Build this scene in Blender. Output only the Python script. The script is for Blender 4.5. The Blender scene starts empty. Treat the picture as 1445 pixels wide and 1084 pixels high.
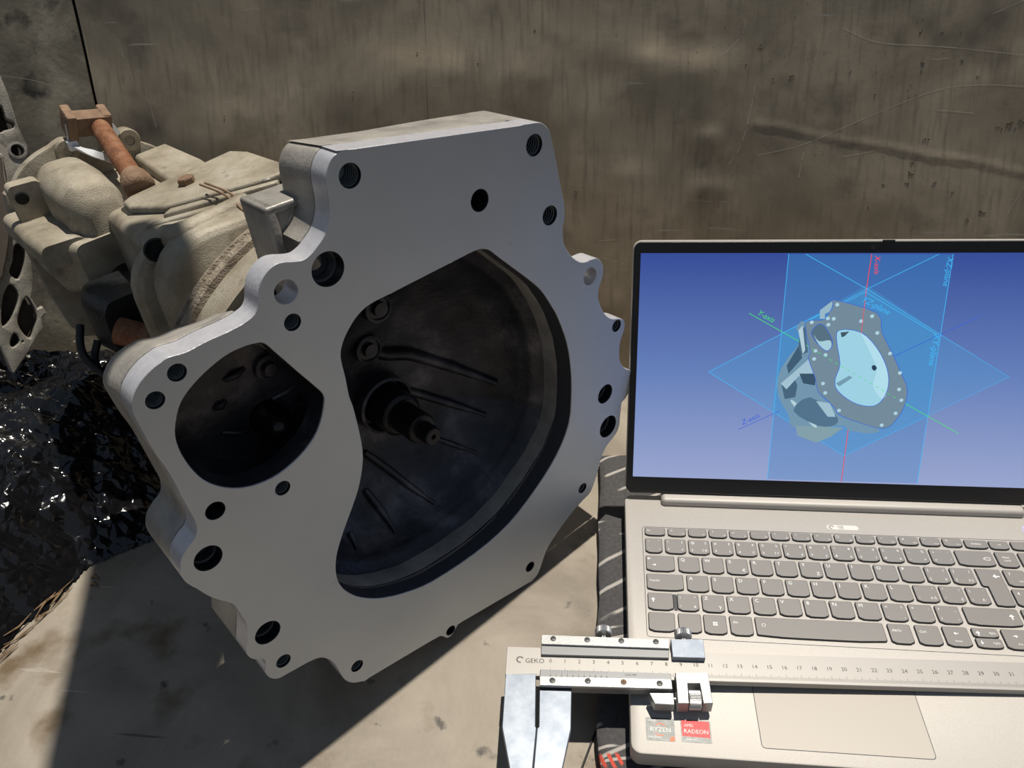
import bpy, bmesh, math, random
from mathutils import Vector, Matrix, noise, geometry
random.seed(7)
S = 0.001                      # authored in millimetres
scene = bpy.context.scene
COL = scene.collection
PI = math.pi
CAM_LOC=(-25.687,-256.083,491.732)
CAM_ROT=[(0.993787,-0.017312,0.10994),(0.098,0.604308,-0.790701),(-0.052749,0.796563,0.60225)]
FPX=1087.54
GB_LOC=(-73.92,162.89,-30.0)
GB_ROT=[(0.668309,-0.046674,0.742418),(0.743884,0.041932,-0.666992),(-0.0,0.99803,0.062744)]
OUT=[(-90.9,388.0),(29.3,368.9),(40.8,367.4),(45.5,364.8),(49.1,360.7),(51.5,352.8),(54.3,337.0),(57.0,319.1),(58.9,308.8),(58.1,299.2),(56.2,294.5),(55.9,283.6),(59.3,275.4),(64.0,268.8),(70.1,263.3),(75.9,261.0),(82.0,260.6),(88.0,259.2),(92.1,254.6),(94.2,249.1),(92.9,242.1),(88.8,235.1),(87.8,226.8),(90.5,217.6),(94.8,209.7),(101.2,203.4),(110.6,199.4),(114.7,196.3),(116.6,191.3),(115.1,185.7),(111.5,179.8),(109.6,172.0),(109.7,162.7),(112.3,155.1),(117.9,148.5),(123.8,143.9),(123.4,136.1),(120.6,125.7),(116.8,120.5),(111.5,118.6),(110.3,113.2),(109.0,105.3),(107.2,95.1),(101.9,89.4),(95.9,86.7),(89.8,82.8),(83.6,75.0),(78.6,62.3),(70.0,47.5),(60.2,44.1),(46.3,39.7),(28.0,29.8),(14.0,19.4),(2.9,1.1),(-5.6,-2.7),(-83.0,13.0),(-89.6,7.4),(-95.1,7.5),(-99.4,13.9),(-104.3,16.3),(-167.2,28.3),(-175.1,34.3),(-179.7,43.0),(-181.3,54.2),(-183.5,67.1),(-188.9,76.6),(-195.9,80.3),(-205.0,82.1),(-214.0,83.8),(-218.0,84.6),(-221.3,87.4),(-223.6,92.0),(-224.1,98.0),(-221.8,102.8),(-221.8,107.5),(-224.0,110.6),(-226.6,112.5),(-228.8,116.8),(-229.1,122.2),(-225.9,131.0),(-222.5,141.9),(-223.2,150.1),(-224.0,159.2),(-226.6,165.1),(-230.5,170.6),(-234.6,177.6),(-238.0,185.9),(-240.0,190.3),(-242.0,195.8),(-242.3,202.6),(-240.8,207.8),(-238.3,212.1),(-232.8,216.7),(-228.8,218.9),(-226.2,223.1),(-224.9,229.1),(-225.4,238.0),(-226.0,249.1),(-226.9,265.6),(-228.7,277.4),(-229.7,290.7),(-230.2,303.0),(-229.2,307.9),(-226.8,312.0),(-221.7,316.6),(-215.5,319.9),(-210.4,321.4),(-206.2,322.2),(-197.8,321.0),(-188.0,321.9),(-176.9,322.0),(-168.9,322.6),(-165.5,323.3),(-161.2,324.7),(-158.3,328.1),(-156.2,334.5),(-152.5,340.2),(-146.7,344.3),(-140.5,345.4),(-131.9,342.8),(-127.4,342.2),(-122.8,343.7),(-119.5,345.7),(-113.2,350.4),(-109.0,356.9),(-107.2,361.9),(-106.3,368.2),(-106.1,373.6),(-105.2,378.3),(-103.4,382.1),(-99.6,386.4),(-95.0,388.0)]
MAIN=[(-11.8,304.0),(-19.2,305.6),(-36.5,305.0),(-82.8,303.1),(-95.7,302.6),(-104.9,299.7),(-112.4,294.1),(-118.2,287.7),(-121.6,280.0),(-122.0,266.5),(-122.7,253.2),(-122.0,245.2),(-122.3,224.7),(-123.8,209.9),(-128.4,196.5),(-135.9,182.9),(-150.0,163.5),(-158.9,148.3),(-162.5,133.3),(-160.9,120.7),(-154.2,107.5),(-144.7,96.9),(-134.1,88.8),(-117.4,80.1),(-95.8,73.5),(-56.7,71.1),(-22.1,76.1),(8.2,91.0),(33.8,110.3),(49.4,132.6),(54.3,158.0),(55.4,180.2),(53.1,204.4),(46.1,228.7),(40.3,241.7),(32.6,256.0),(23.9,267.1),(7.2,285.3),(-3.3,296.8),(-7.1,301.0)]
START=[(-161.6,308.6),(-159.2,305.6),(-147.3,282.4),(-139.0,266.6),(-137.5,261.8),(-138.6,257.4),(-143.2,247.8),(-150.2,239.5),(-161.4,232.8),(-175.3,229.0),(-187.6,229.7),(-198.3,233.8),(-206.9,240.7),(-213.4,250.1),(-217.0,262.3),(-218.1,274.3),(-216.4,284.2),(-211.0,294.4),(-205.4,300.0),(-197.0,304.9),(-186.7,308.9),(-178.4,310.7),(-170.5,310.7),(-165.2,309.8)]
HOLES=[(80.1,248.1,6.59,0),(91.5,138.2,8.14,0),(93.6,103.8,9.71,0),(-10.8,335.0,6.57,0),(36.1,354.8,6.43,1),(-213.9,228.2,5.23,0),(-226.8,201.9,7.66,0),(-176.2,218.8,4.34,1),(-213.7,126.1,7.95,0),(-211.8,96.2,4.62,1),(-168.5,47.0,4.47,1),(-116.1,332.0,9.38,0),(-141.6,329.4,6.51,0),(-142.9,312.1,4.52,1),(-205.3,312.9,4.37,1),(-219.2,304.2,4.33,1),(44.9,306.4,6.25,1),(106.8,194.6,4.7,1),(60.0,57.9,4.49,1),(-5.7,15.1,4.5,0),(-90.8,12.6,4.09,0),(-91.7,374.9,6.24,1)]
PROF=[(1,14),(0.985,24),(0.93,40),(0.85,54),(0.72,69),(0.55,82),(0.35,90),(0.15,93),(0,94)]
RIBS=[[(-63.1,223.5,88.8),(-47.5,208.8,91.3),(-27.5,199.2,90.5),(-4.3,181.3,85.2),(15.9,165.5,74.2),(29.5,155.1,61.3)],[(-41.1,173.9,93.1),(-19.9,156.5,89.5),(0.9,140.5,78.2),(16.1,129.7,63.4)],[(-25.4,122.7,79.7),(-14.1,113.6,70.0),(-2.5,105.5,56.6)],[(-83.1,139.1,88.6),(-71.1,118.7,82.2),(-60.8,99.8,68.8),(-52.3,86.8,53.5)],[(-95.6,116.5,76.8),(-92.5,99.8,64.9),(-92.3,86.9,50.3)],[(-124.6,106.7,56.9),(-126.8,98.3,46.2)]]
BOSS=[(-61.3,221.8,89.3),(-52.9,164.8,93.4),(-54.3,257.0,75.4)]
ST_BOLTS=[(-148.8,269.0,40.0),(-138.9,229.8,40.0),(-159.7,237.2,32.0)]
ST_RIBS=[[(-150.9,246.4,40.0),(-131.3,249.6,40.0)],[(-170.6,212.9,40.0),(-150.4,214.6,40.0)],[(-173.9,272.2,40.0),(-161.0,273.8,40.0)],[(-184.7,258.1,40.0),(-177.2,259.5,40.0)],[(-185.0,241.1,40.0),(-170.7,234.2,40.0)]]
SHAFT=[(-59.0,172.8,23.0),(-57.9,171.7,45.0),(-58.9,172.6,84.0)]
G_ROD=[(-103.9,308.7,350.0),(-95.1,336.9,432.0)]
G_HEAD=[(-115.4,352.0,432.0),(-84.9,346.8,432.0),(-118.9,338.8,432.0),(-93.6,327.6,432.0)]
G_LUG=[(-125.6,323.3,450.0),(-72.2,318.3,450.0)]
G_TUBE=[(-178.3,231.4,250.0),(-165.2,214.3,250.0)]
G_BOLT=[(-80.6,314.0,290.0),(-43.1,310.8,222.0)]
G_STEM=[(-84.1,314.3,230.0),(-55.9,275.8,230.0)]
G_HOLE=[(-144.1,314.7,215.0)]
G_ELBOW=[(-127.0,306.9,180.0),(-98.6,305.7,180.0)]
G_TIE=[[(-118.3,344.8,432.0),(-120.1,336.0,432.0),(-121.9,327.1,432.0),(-126.8,325.4,432.0)],[(-128.5,333.7,400.0),(-116.3,324.1,400.0),(-102.0,313.7,400.0)],[(-83.7,333.3,440.0),(-80.7,324.1,440.0)]]
LH_LOC=(-616.8,323.0,55.0)
LH_ROT=[(0.674769,-0.235933,0.699301),(0.738029,0.215711,-0.639361),(-0.0,0.947525,0.31968)]
LH_OUT=[(113.1,267.2),(112.0,249.1),(107.1,220.8),(107.1,200.6),(100.4,186.2),(89.4,177.0),(84.2,164.1),(78.1,140.8),(70.7,117.6),(61.4,94.7),(55.7,78.3),(45.8,62.9),(46.2,50.7),(51.5,50.5),(51.7,43.3),(46.2,40.5),(43.2,31.5),(18.2,11.6),(-0.3,-1.6),(-2.8,0.6),(0.3,28.9),(-6.4,69.1),(8.7,164.3),(61.7,249.5),(101.7,282.4)]
LH_BORE=[(81.2,199.7),(76.9,182.8),(70.3,160.1),(61.9,139.8),(49.4,116.5),(34.9,96.0),(28.7,88.8),(4.9,79.5),(15.6,141.0),(52.3,192.0)]
LH_CUTS=[[(75.4,161.6),(78.0,161.9),(75.7,145.8),(69.0,124.6),(64.4,119.8),(62.0,124.9),(64.7,136.8)],[(54.3,114.8),(62.2,115.2),(62.0,109.8),(55.3,97.0),(43.6,83.9),(38.9,92.3),(46.9,102.3)],[(23.2,71.6),(34.7,81.8),(36.8,69.2),(23.7,52.7),(12.2,45.6),(12.2,51.2)],[(26.3,48.4),(42.4,65.4),(42.7,44.6),(35.2,33.4),(27.4,25.5),(23.6,35.2)],[(9.6,28.6),(17.1,35.9),(17.7,26.6),(9.7,23.1)],[(100.3,240.2),(101.6,237.0),(100.4,228.5),(105.0,223.3),(102.5,219.0),(93.9,218.7),(90.0,218.3),(91.2,228.9)]]
LH_HOLE=[(96.6,198.5)]
LH_DISC=[(24.3,159.2)]
W_SEAM=[(-589.6,404.5),(-580.5,297.6)]
W_SEAM2=[(-206.7,391.4),(-206.0,275.6)]
W_CREASE=[(129.0,265.4),(153.6,262.2),(185.4,254.2),(220.8,247.4),(259.1,241.7),(301.0,231.8),(341.9,227.1),(376.5,217.8),(409.4,210.5)]
W_DENTS=[(19.9,324.0,14,2.6),(69.4,314.1,16,2.4),(83.2,255.0,6,0.8),(82.6,201.5,9,1.3),(5.4,215.2,12,1.0),(-235.8,318.3,28,3.0),(-286.9,298.5,25,2.0),(-179.6,313.5,22,2.0),(-98.3,311.5,18,1.6),(-54.8,327.3,22,1.5),(-414.9,279.7,30,2.5),(-458.3,258.4,30,2.0)]
W_SCR=[[(134.0,235.5),(175.2,244.5),(214.9,260.8),(260.1,280.0),(304.5,295.3),(343.3,297.7),(379.1,295.5)],[(205.5,352.4),(240.0,338.7),(299.4,333.2),(374.6,323.5)],[(92.7,331.3),(105.6,343.9),(111.7,354.0),(111.8,362.9)],[(104.8,226.8),(115.6,245.4),(122.6,276.1),(125.6,302.8)],[(-541.7,364.2),(-540.8,350.8),(-536.6,336.5),(-531.7,321.3)],[(217.8,232.8),(248.1,237.9)],[(175.8,213.2),(178.6,237.6)],[(-687.5,331.6),(-654.6,327.2),(-622.5,319.1)],[(287.9,321.5),(307.3,322.9)],[(300.5,275.8),(337.3,271.8)],[(383.0,176.2),(394.2,202.5)],[(-517.3,303.6),(-512.0,274.1)],[(-26.7,149.2),(-7.8,150.7)],[(-22.6,131.0),(0.4,124.9)],[(340.2,360.6),(366.7,371.9)]]
W_MUD=[(127.8,337.4,2.7),(115.3,322.2,0.9),(160.6,310.5,1.8),(283.6,319.7,1.8),(278.1,347.0,2.2),(295.4,249.3,2.2),(334.9,306.2,1.8),(284.2,215.4,3.6),(282.6,206.4,2.2),(309.7,206.8,2.2),(248.0,183.6,1.8),(358.0,176.4,4.0),(345.5,169.5,2.7),(371.6,261.2,4.5),(380.9,264.4,3.1),(362.3,258.1,2.2),(242.0,291.5,0.9),(284.9,225.7,1.4),(77.8,196.5,1.4),(-51.5,201.4,1.4),(-94.3,359.6,1.4),(-12.6,352.6,0.9),(297.6,346.4,1.4),(319.2,320.6,1.4),(282.6,312.0,0.9),(216.2,313.7,0.9),(259.4,205.3,1.4),(327.9,197.6,1.4),(185.0,288.2,0.9),(142.3,309.0,0.9),(-153.1,329.9,0.9),(-430.6,283.6,0.9),(-286.3,305.6,0.9),(-215.7,341.8,0.9)]
CL_LOC=(-54.55,50.61,11.39)
CL_ROT=[(0.998837,-0.043876,0.019996),(0.043885,0.999037,0.0),(-0.019977,0.000878,0.9998)]
CL_FIX=[(-30.1,15.1),(-4.2,15.5),(-3.8,-5.8),(-9.9,-6.1),(-9.1,-43.3),(-8.4,-44.5),(-10.0,-70.2),(-12.7,-91.3),(-15.1,-99.9),(-18.8,-91.5),(-24.5,-70.7),(-30.8,-44.7),(-30.7,-6.5)]
CL_MOV=[(-7.1,-17.1),(14.5,-16.4),(13.9,-44.3),(8.5,-69.5),(1.3,-90.8),(-3.0,-99.4),(-9.6,-99.7),(-9.4,-70.1),(-8.0,-44.5),(-6.9,-43.2)]
CL_UP=[(-6.7,23.5),(83.8,22.5),(81.9,8.0),(-6.6,7.9)]
CL_UPB=[(-6.7,22.8),(83.6,21.8),(82.7,14.3),(-6.7,15.1)]
CL_LOW=[(-7.0,-3.1),(82.0,-3.2),(81.9,-15.3),(-7.1,-15.6)]
CL_LOWB=[(-7.2,-9.9),(81.6,-9.1),(81.6,-16.5),(-7.0,-16.8)]
CL_CU=[(84.5,21.8),(107.1,22.5),(106.5,7.3),(84.3,7.4)]
CL_CLO=[(84.8,-4.4),(106.8,-3.7),(106.5,-22.0),(100.5,-22.2),(100.1,-11.8),(92.0,-12.0),(91.1,-22.6),(84.0,-22.8)]
CL_BLK=[(66.1,-18.8),(82.1,-18.3),(81.8,-26.9),(69.1,-26.7)]
CL_WHEEL=[(92.1,-15.8),(100.8,-15.5),(99.1,-27.5),(90.6,-27.8)]
CL_SCR=[(1.7,19.7),(25.7,19.5),(49.7,19.5),(73.9,19.5),(1.5,-12.9),(25.4,-12.5),(49.4,-12.5),(73.4,-12.7)]
CL_LOCK=[(37.7,24.2),(94.3,23.7)]
CL_TXT=[(-18.3,3.3),(-5.3,3.7),(-22.3,5.7)]
CL_VER=[(0.1,-7.4),(38.5,-6.8),(54.9,-6.0)]
CL_NUM=[(-0.1,5.5),(100.5,5.1)]
CL_BEAMTOP=[(107.9,14.1)]
CL_BEAM=[(137.5,14.7),(322.5,14.0),(108.6,-7.7),(312.9,-7.0)]
LID_TH=0.2908
LID_D0=22.59
SC_POLY={'PLATE':[(149.6,157.2),(181.3,147.3),(187.0,132.4),(194.8,118.9),(198.6,112.5),(206.6,97.9),(212.9,85.6),(213.3,73.0),(209.8,61.0),(200.7,50.4),(180.3,55.1),(164.1,61.6),(159.6,67.5),(151.8,75.1),(145.0,81.7),(141.4,93.4),(134.3,109.9),(135.2,114.9),(129.3,135.8),(131.0,140.6),(142.7,141.5),(145.7,147.0),(148.1,151.7),(147.6,155.6)],'OPEN':[(155.4,133.2),(171.8,131.4),(185.3,118.8),(194.9,102.6),(198.2,87.8),(195.6,76.0),(188.9,69.9),(176.6,71.3),(165.2,77.9),(158.2,85.4),(157.2,93.7),(159.1,105.4),(154.2,124.8)],'STA':[(134.8,132.6),(138.7,137.5),(143.2,136.7),(150.3,126.4),(151.1,119.9),(147.9,115.8),(141.3,120.6),(135.6,127.8)],'STA2':[(136.3,129.5),(141.0,123.9),(149.0,124.8),(150.8,119.9),(147.8,116.2),(141.3,121.0)],'BODY':[(122.7,134.1),(128.1,139.8),(135.2,114.9),(134.3,109.9),(142.5,90.1),(145.9,80.0),(159.7,66.7),(164.2,60.7),(179.5,55.0),(194.5,51.1),(196.5,47.6),(189.1,45.7),(173.5,47.9),(168.4,52.2),(148.5,49.9),(128.3,50.3),(124.1,60.7),(114.9,76.0),(112.5,92.9),(117.9,108.0),(125.0,119.6),(126.2,129.3)],'TAB':[(138.9,148.9),(146.8,156.1),(148.3,155.6),(146.3,147.8),(142.9,146.2),(143.4,142.0),(139.6,142.2)],'FIN':[(130.5,51.2),(168.6,50.4),(158.8,41.4),(148.5,36.3),(133.0,42.4)],'D1':[(116.2,86.3),(124.5,94.8),(128.4,86.5),(127.9,76.3),(119.7,74.4)],'L1':[(115.3,87.9),(123.6,96.5),(135.8,109.9),(140.2,96.8),(128.4,94.1),(120.3,82.9)],'D2':[(118.4,103.1),(125.7,119.6),(129.8,109.9),(120.5,96.4)],'D3':[(128.9,96.6),(141.8,96.8),(142.1,86.7),(132.8,88.3)],'L2':[(125.4,71.1),(128.4,72.0),(146.7,52.5),(143.7,51.5)],'D4':[(127.6,64.2),(139.4,76.5),(161.1,61.5),(162.1,52.9),(148.3,51.6)],'L3':[(144.4,73.2),(155.3,71.7),(161.3,59.8),(155.1,59.7)],'D5':[(125.9,132.6),(129.3,135.8),(133.7,114.8),(128.8,112.3),(125.7,119.6)],'L4':[(124.4,132.5),(127.2,136.6),(131.3,116.4),(129.7,113.1)],'O1':[(156.4,131.3),(162.9,132.1),(159.7,128.1),(157.6,127.3)],'O2':[(157.8,88.7),(167.5,95.6),(170.0,93.9),(161.1,86.3)],'O3':[(183.6,104.1),(185.7,104.6),(187.5,102.2),(186.0,100.0),(183.9,101.6)],'O4':[(171.8,131.4),(185.3,118.8),(194.9,102.6),(198.2,87.8),(195.6,76.0),(186.5,87.6),(187.7,100.9),(179.6,117.1)]}
SC_PL={'A':[(111.1,192.9),(229.5,192.7),(233.3,1.5),(112.8,1.3)],'B':[(57.8,96.7),(171.7,165.9),(286.8,96.4),(172.2,25.1)],'C':[(109.4,63.6),(112.5,130.2),(171.0,169.2),(229.4,131.5),(232.7,61.5),(172.2,25.1)]}
SC_LN={'cyan':[[(111.1,192.9),(112.8,1.3)],[(229.5,192.7),(233.3,1.5)],[(57.8,96.7),(171.7,165.9),(219.5,192.7)],[(123.6,192.8),(171.7,165.9),(286.8,96.4),(172.2,25.1),(57.8,96.7)],[(112.5,130.2),(172.2,164.2)],[(171.8,163.1),(229.8,129.2)]],'red':[[(171.5,192.8),(171.2,163.6)],[(171.9,130.9),(172.9,0.8)]],'green':[[(85.6,146.2),(131.4,120.5)],[(210.8,73.9),(258.3,47.3)]],'blue':[[(85.3,46.5),(116.7,63.8)],[(171.0,96.2),(257.8,145.8)]],'edge':[[(149.6,157.2),(181.3,147.3),(187.0,132.4),(194.8,118.9),(198.6,112.5),(206.6,97.9),(212.9,85.6),(213.3,73.0),(209.8,61.0),(200.7,50.4),(180.3,55.1),(164.1,61.6),(159.6,67.5),(151.8,75.1),(145.0,81.7),(141.4,93.4),(134.3,109.9),(135.2,114.9),(129.3,135.8),(131.0,140.6),(142.7,141.5),(145.7,147.0),(148.1,151.7),(147.6,155.6),(149.6,157.2)]],'edge2':[[(155.4,133.2),(171.8,131.4),(185.3,118.8),(194.9,102.6),(198.2,87.8),(195.6,76.0),(188.9,69.9),(176.6,71.3),(165.2,77.9),(158.2,85.4),(157.2,93.7),(159.1,105.4),(154.2,124.8),(155.4,133.2)]],'edge3':[[(134.8,132.6),(138.7,137.5),(143.2,136.7),(150.3,126.4),(151.1,119.9),(147.9,115.8),(141.3,120.6),(135.6,127.8),(134.8,132.6)]]}
SC_TX={'X-axis':[(175.7,192.0),(177.0,174.7)],'XZ-plane':[(227.8,190.9),(227.8,166.6)],'YZ-plane':[(168.8,158.6),(193.5,145.9)],'XY-plane':[(227.9,131.5),(227.8,102.5)],'Y-axis':[(92.0,147.4),(108.5,138.3)],'Z-axis':[(87.1,52.3),(104.0,61.6)]}
SC_HOLE=[(151.2,153.6),(178.2,144.6),(170.6,140.6),(183.8,131.2),(195.7,114.5),(205.4,98.5),(206.8,84.6),(209.9,75.4),(207.1,64.0),(197.9,53.4),(163.2,65.5),(150.7,80.5),(148.0,88.5),(138.9,109.2),(139.2,116.0),(147.2,112.6),(145.5,142.6),(149.9,142.3),(133.8,139.3),(146.5,137.5)]
# ---------------------------------------------------------------- camera, world, sun, exposure
def frame(loc, rot):
    m = Matrix(rot).to_4x4(); m.translation = Vector(loc) * S
    return m
cam_data = bpy.data.cameras.new('camera'); cam = bpy.data.objects.new('camera', cam_data); COL.objects.link(cam)
cam.matrix_world = frame(CAM_LOC, CAM_ROT)
cam_data.sensor_width = 36.0; cam_data.lens = FPX / 1445 * 36.0
cam_data.clip_start = 0.01; cam_data.clip_end = 50
scene.camera = cam
world = bpy.data.worlds.new('world'); scene.world = world; world.use_nodes = True
wn = world.node_tree.nodes; wl_ = world.node_tree.links
for n_ in list(wn): wn.remove(n_)
wo = wn.new('ShaderNodeOutputWorld'); bg = wn.new('ShaderNodeBackground')
tc = wn.new('ShaderNodeTexCoord'); sx = wn.new('ShaderNodeSeparateXYZ'); rp = wn.new('ShaderNodeValToRGB')
wl_.new(tc.outputs['Generated'], sx.inputs[0])
mr = wn.new('ShaderNodeMapRange'); mr.inputs[1].default_value = -1; mr.inputs[2].default_value = 1
wl_.new(sx.outputs['Z'], mr.inputs[0]); wl_.new(mr.outputs[0], rp.inputs[0])
rp.color_ramp.elements[0].position = 0.45; rp.color_ramp.elements[0].color = (0.10, 0.085, 0.07, 1)
rp.color_ramp.elements[1].position = 0.56; rp.color_ramp.elements[1].color = (0.57, 0.62, 0.68, 1)
e_ = rp.color_ramp.elements.new(1.0); e_.color = (0.30, 0.43, 0.64, 1)
bg.inputs[1].default_value = 0.31
wl_.new(rp.outputs[0], bg.inputs[0]); wl_.new(bg.outputs[0], wo.inputs[0])
sun_d = bpy.data.lights.new('sun', 'SUN'); sun = bpy.data.objects.new('sun', sun_d); COL.objects.link(sun)
sun.location = (0.3, 1.0, 3.0)
sun_d.energy = 4.6; sun_d.color = (1.0, 0.93, 0.82); sun_d.angle = math.radians(0.6)
SUN_DIR = Vector((-0.13, -0.25, -1.0)).normalized()
sun.rotation_euler = SUN_DIR.to_track_quat('-Z', 'Y').to_euler()
scene.view_settings.view_transform = 'Standard'; scene.view_settings.look = 'None'
scene.view_settings.exposure = 0.0; scene.view_settings.gamma = 1.0
scene.view_settings.use_curve_mapping = False
# ---------------------------------------------------------------- helpers
def link(name, me, mats=None, parent=None, loc=None):
    o = bpy.data.objects.new(name, me); COL.objects.link(o)
    if mats is not None and me is not None:
        for m in (mats if isinstance(mats, (list, tuple)) else [mats]): me.materials.append(m)
    if parent is not None: o.parent = parent
    if loc is not None: o.location = Vector(loc) * S
    return o
def tag(o, label=None, cat=None, group=None, kind=None):
    if label: o['label'] = label
    if cat: o['category'] = cat
    if group: o['group'] = group
    if kind: o['kind'] = kind
    return o
def empty(name, m=None):
    o = bpy.data.objects.new(name, None); COL.objects.link(o); o.empty_display_size = 0.02
    if m is not None: o.matrix_world = m
    return o
def bm_obj(name, bm, mats, parent=None, smooth=35, loc=None):
    bmesh.ops.recalc_face_normals(bm, faces=bm.faces)
    for v in bm.verts: v.co *= S
    me = bpy.data.meshes.new(name); bm.to_mesh(me); bm.free()
    if smooth:
        for p in me.polygons: p.use_smooth = True
        me.set_sharp_from_angle(angle=math.radians(smooth))
    return link(name, me, mats, parent, loc)
def catmull(P, k=4, closed=True):
    n = len(P); out = []
    for i in range(n if closed else n - 1):
        g = lambda j: Vector(P[j % n]) if closed else Vector(P[max(0, min(n - 1, j))])
        a, b, c, d = g(i - 1), g(i), g(i + 1), g(i + 2)
        for s in range(k):
            t = s / k
            out.append(0.5 * ((2 * b) + (c - a) * t + (2 * a - 5 * b + 4 * c - d) * t * t + (3 * b - a - 3 * c + d) * t ** 3))
    if not closed: out.append(Vector(P[-1]))
    return out
def ease(P, far=14.0, near=4.0):
    """adds points close to the ends of long straight runs, so that smoothing keeps them straight"""
    out = []; n = len(P)
    for i in range(n):
        a, b = Vector(P[i]), Vector(P[(i + 1) % n]); out.append(tuple(a)); d = (b - a).length
        if d > far: out.append(tuple(a + (b - a) * near / d)); out.append(tuple(b + (a - b) * near / d))
    return out
def circ(x, y, r, n=28): return [(x + r * math.cos(2 * PI * i / n), y + r * math.sin(2 * PI * i / n)) for i in range(n)]
def flat(name, loops, z0, z1, mats, parent=None, bevel=0.0, smooth=24, seg=1):
    """outline with holes (even-odd), extruded from z0 to z1 with a small chamfer, as one mesh"""
    pts = []; edges = []; clean = []
    for L in loops:
        Q = [Vector((p[0], p[1])) for p in L]; q2 = []
        for p in Q:
            if not q2 or (p - q2[-1]).length > .12: q2.append(p)
        if (q2[0] - q2[-1]).length < .12: q2.pop()
        b0 = len(pts); pts += q2; edges += [(b0 + k, b0 + (k + 1) % len(q2)) for k in range(len(q2))]; clean.append(q2)
    V, E, F, *_ = geometry.delaunay_2d_cdt(pts, edges, [], 0, 1e-4)
    def inside(x, y):
        c = False
        for L in clean:
            xa, ya = L[-1]
            for xb, yb in L:
                if (ya > y) != (yb > y) and x < (xb - xa) * (y - ya) / (yb - ya) + xa: c = not c
                xa, ya = xb, yb
        return c
    T = []
    for f in F:
        cx = sum(V[k].x for k in f) / len(f); cy = sum(V[k].y for k in f) / len(f)
        if inside(cx, cy): T.append(list(f))
    cnt = {}
    for f in T:
        for k in range(len(f)):
            e = (f[k], f[(k + 1) % len(f)]); cnt[e] = cnt.get(e, 0) + 1
    bd = [e for e in cnt if (e[1], e[0]) not in cnt]           # boundary, material on the left
    nrm = {}
    for a, b in bd:
        d = V[b] - V[a]; n = Vector((d.y, -d.x)).normalized()
        for k in (a, b): nrm[k] = nrm.get(k, Vector((0, 0))) + n
    for k in nrm:
        if nrm[k].length > 1e-6: nrm[k].normalize()
    bm = bmesh.new(); h = z1 - z0; b = min(bevel, h * .45)
    steps = [(0.0, 0.0)] if b <= 0 else ([(b, 0.0), (0.0, b)] if seg <= 1 else [(b, 0.0), (b * .3, b * .3), (0.0, b)])
    lev = [(ins, z1 - dz) for ins, dz in steps] + [(ins, z0 + dz) for ins, dz in reversed(steps)]
    used = sorted({k for f in T for k in f}); rings = []
    for li, (ins, z) in enumerate(lev):
        r = {}
        for k in used:
            if k in nrm: p = V[k] - nrm[k] * ins
            elif li in (0, len(lev) - 1): p = V[k]
            else: continue
            r[k] = bm.verts.new((p.x, p.y, z))
        rings.append(r)
    for f in T:
        bm.faces.new([rings[0][k] for k in f]); bm.faces.new([rings[-1][k] for k in reversed(f)])
    for r, q in zip(rings, rings[1:]):
        for a, c in bd: bm.faces.new((r[a], q[a], q[c], r[c]))
    for v in bm.verts: v.co *= S
    me = bpy.data.meshes.new(name); bm.to_mesh(me); bm.free()
    if smooth:
        for p in me.polygons: p.use_smooth = True
        me.set_sharp_from_angle(angle=math.radians(smooth))
    return link(name, me, mats, parent)
def text_mesh(items, shear=0.0):
    """items: (string, x, y, size, rot, align) -> one flat bmesh at z = 0, millimetres"""
    bm = bmesh.new()
    for (s, x, y, size, rot, al) in items:
        cu = bpy.data.curves.new('t', 'FONT'); cu.body = s; cu.size = size; cu.align_x = al; cu.align_y = 'CENTER'
        cu.resolution_u = 2; cu.shear = shear
        o = bpy.data.objects.new('tmp', cu); COL.objects.link(o)
        dg = bpy.context.evaluated_depsgraph_get()
        me = bpy.data.meshes.new_from_object(o.evaluated_get(dg))
        bpy.data.objects.remove(o); bpy.data.curves.remove(cu)
        me.transform(Matrix.Translation((x, y, 0)) @ Matrix.Rotation(rot, 4, 'Z'))
        bm.from_mesh(me); bpy.data.meshes.remove(me)
    return bm
def add_box(bm, lo, hi, bev=0.0, seg=2, mat=0):
    r = bmesh.ops.create_cube(bm, size=1.0); vs = r['verts']
    for v in vs: v.co = Vector([lo[i] + (v.co[i] + .5) * (hi[i] - lo[i]) for i in range(3)])
    fs = list({f for v in vs for f in v.link_faces})
    if bev > 0:
        es = list({e for v in vs for e in v.link_edges})
        rr = bmesh.ops.bevel(bm, geom=es, offset=bev, segments=seg, affect='EDGES', profile=.5)
        fs = [f for f in rr['faces']] + [f for f in fs if f.is_valid]
    for f in fs:
        if f.is_valid: f.material_index = mat
def add_tube(bm, pts, rad, n=12, cap=True):
    P = [Vector(p) for p in pts]; R_ = rad if isinstance(rad, (list, tuple)) else [rad] * len(P)
    rings = []; prev = None
    for i, p in enumerate(P):
        t = (P[min(i + 1, len(P) - 1)] - P[max(i - 1, 0)]).normalized()
        if prev is None:
            a = Vector((0, 0, 1)) if abs(t.z) < .9 else Vector((1, 0, 0)); x = t.cross(a).normalized()
        else: x = (prev - t * prev.dot(t)).normalized()
        prev = x; y = t.cross(x)
        rings.append([bm.verts.new(p + (x * math.cos(2 * PI * k / n) + y * math.sin(2 * PI * k / n)) * R_[i]) for k in range(n)])
    for a, b in zip(rings, rings[1:]):
        for k in range(n): bm.faces.new((a[k], a[(k + 1) % n], b[(k + 1) % n], b[k]))
    if cap:
        bm.faces.new(rings[0][::-1]); bm.faces.new(rings[-1])
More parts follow.
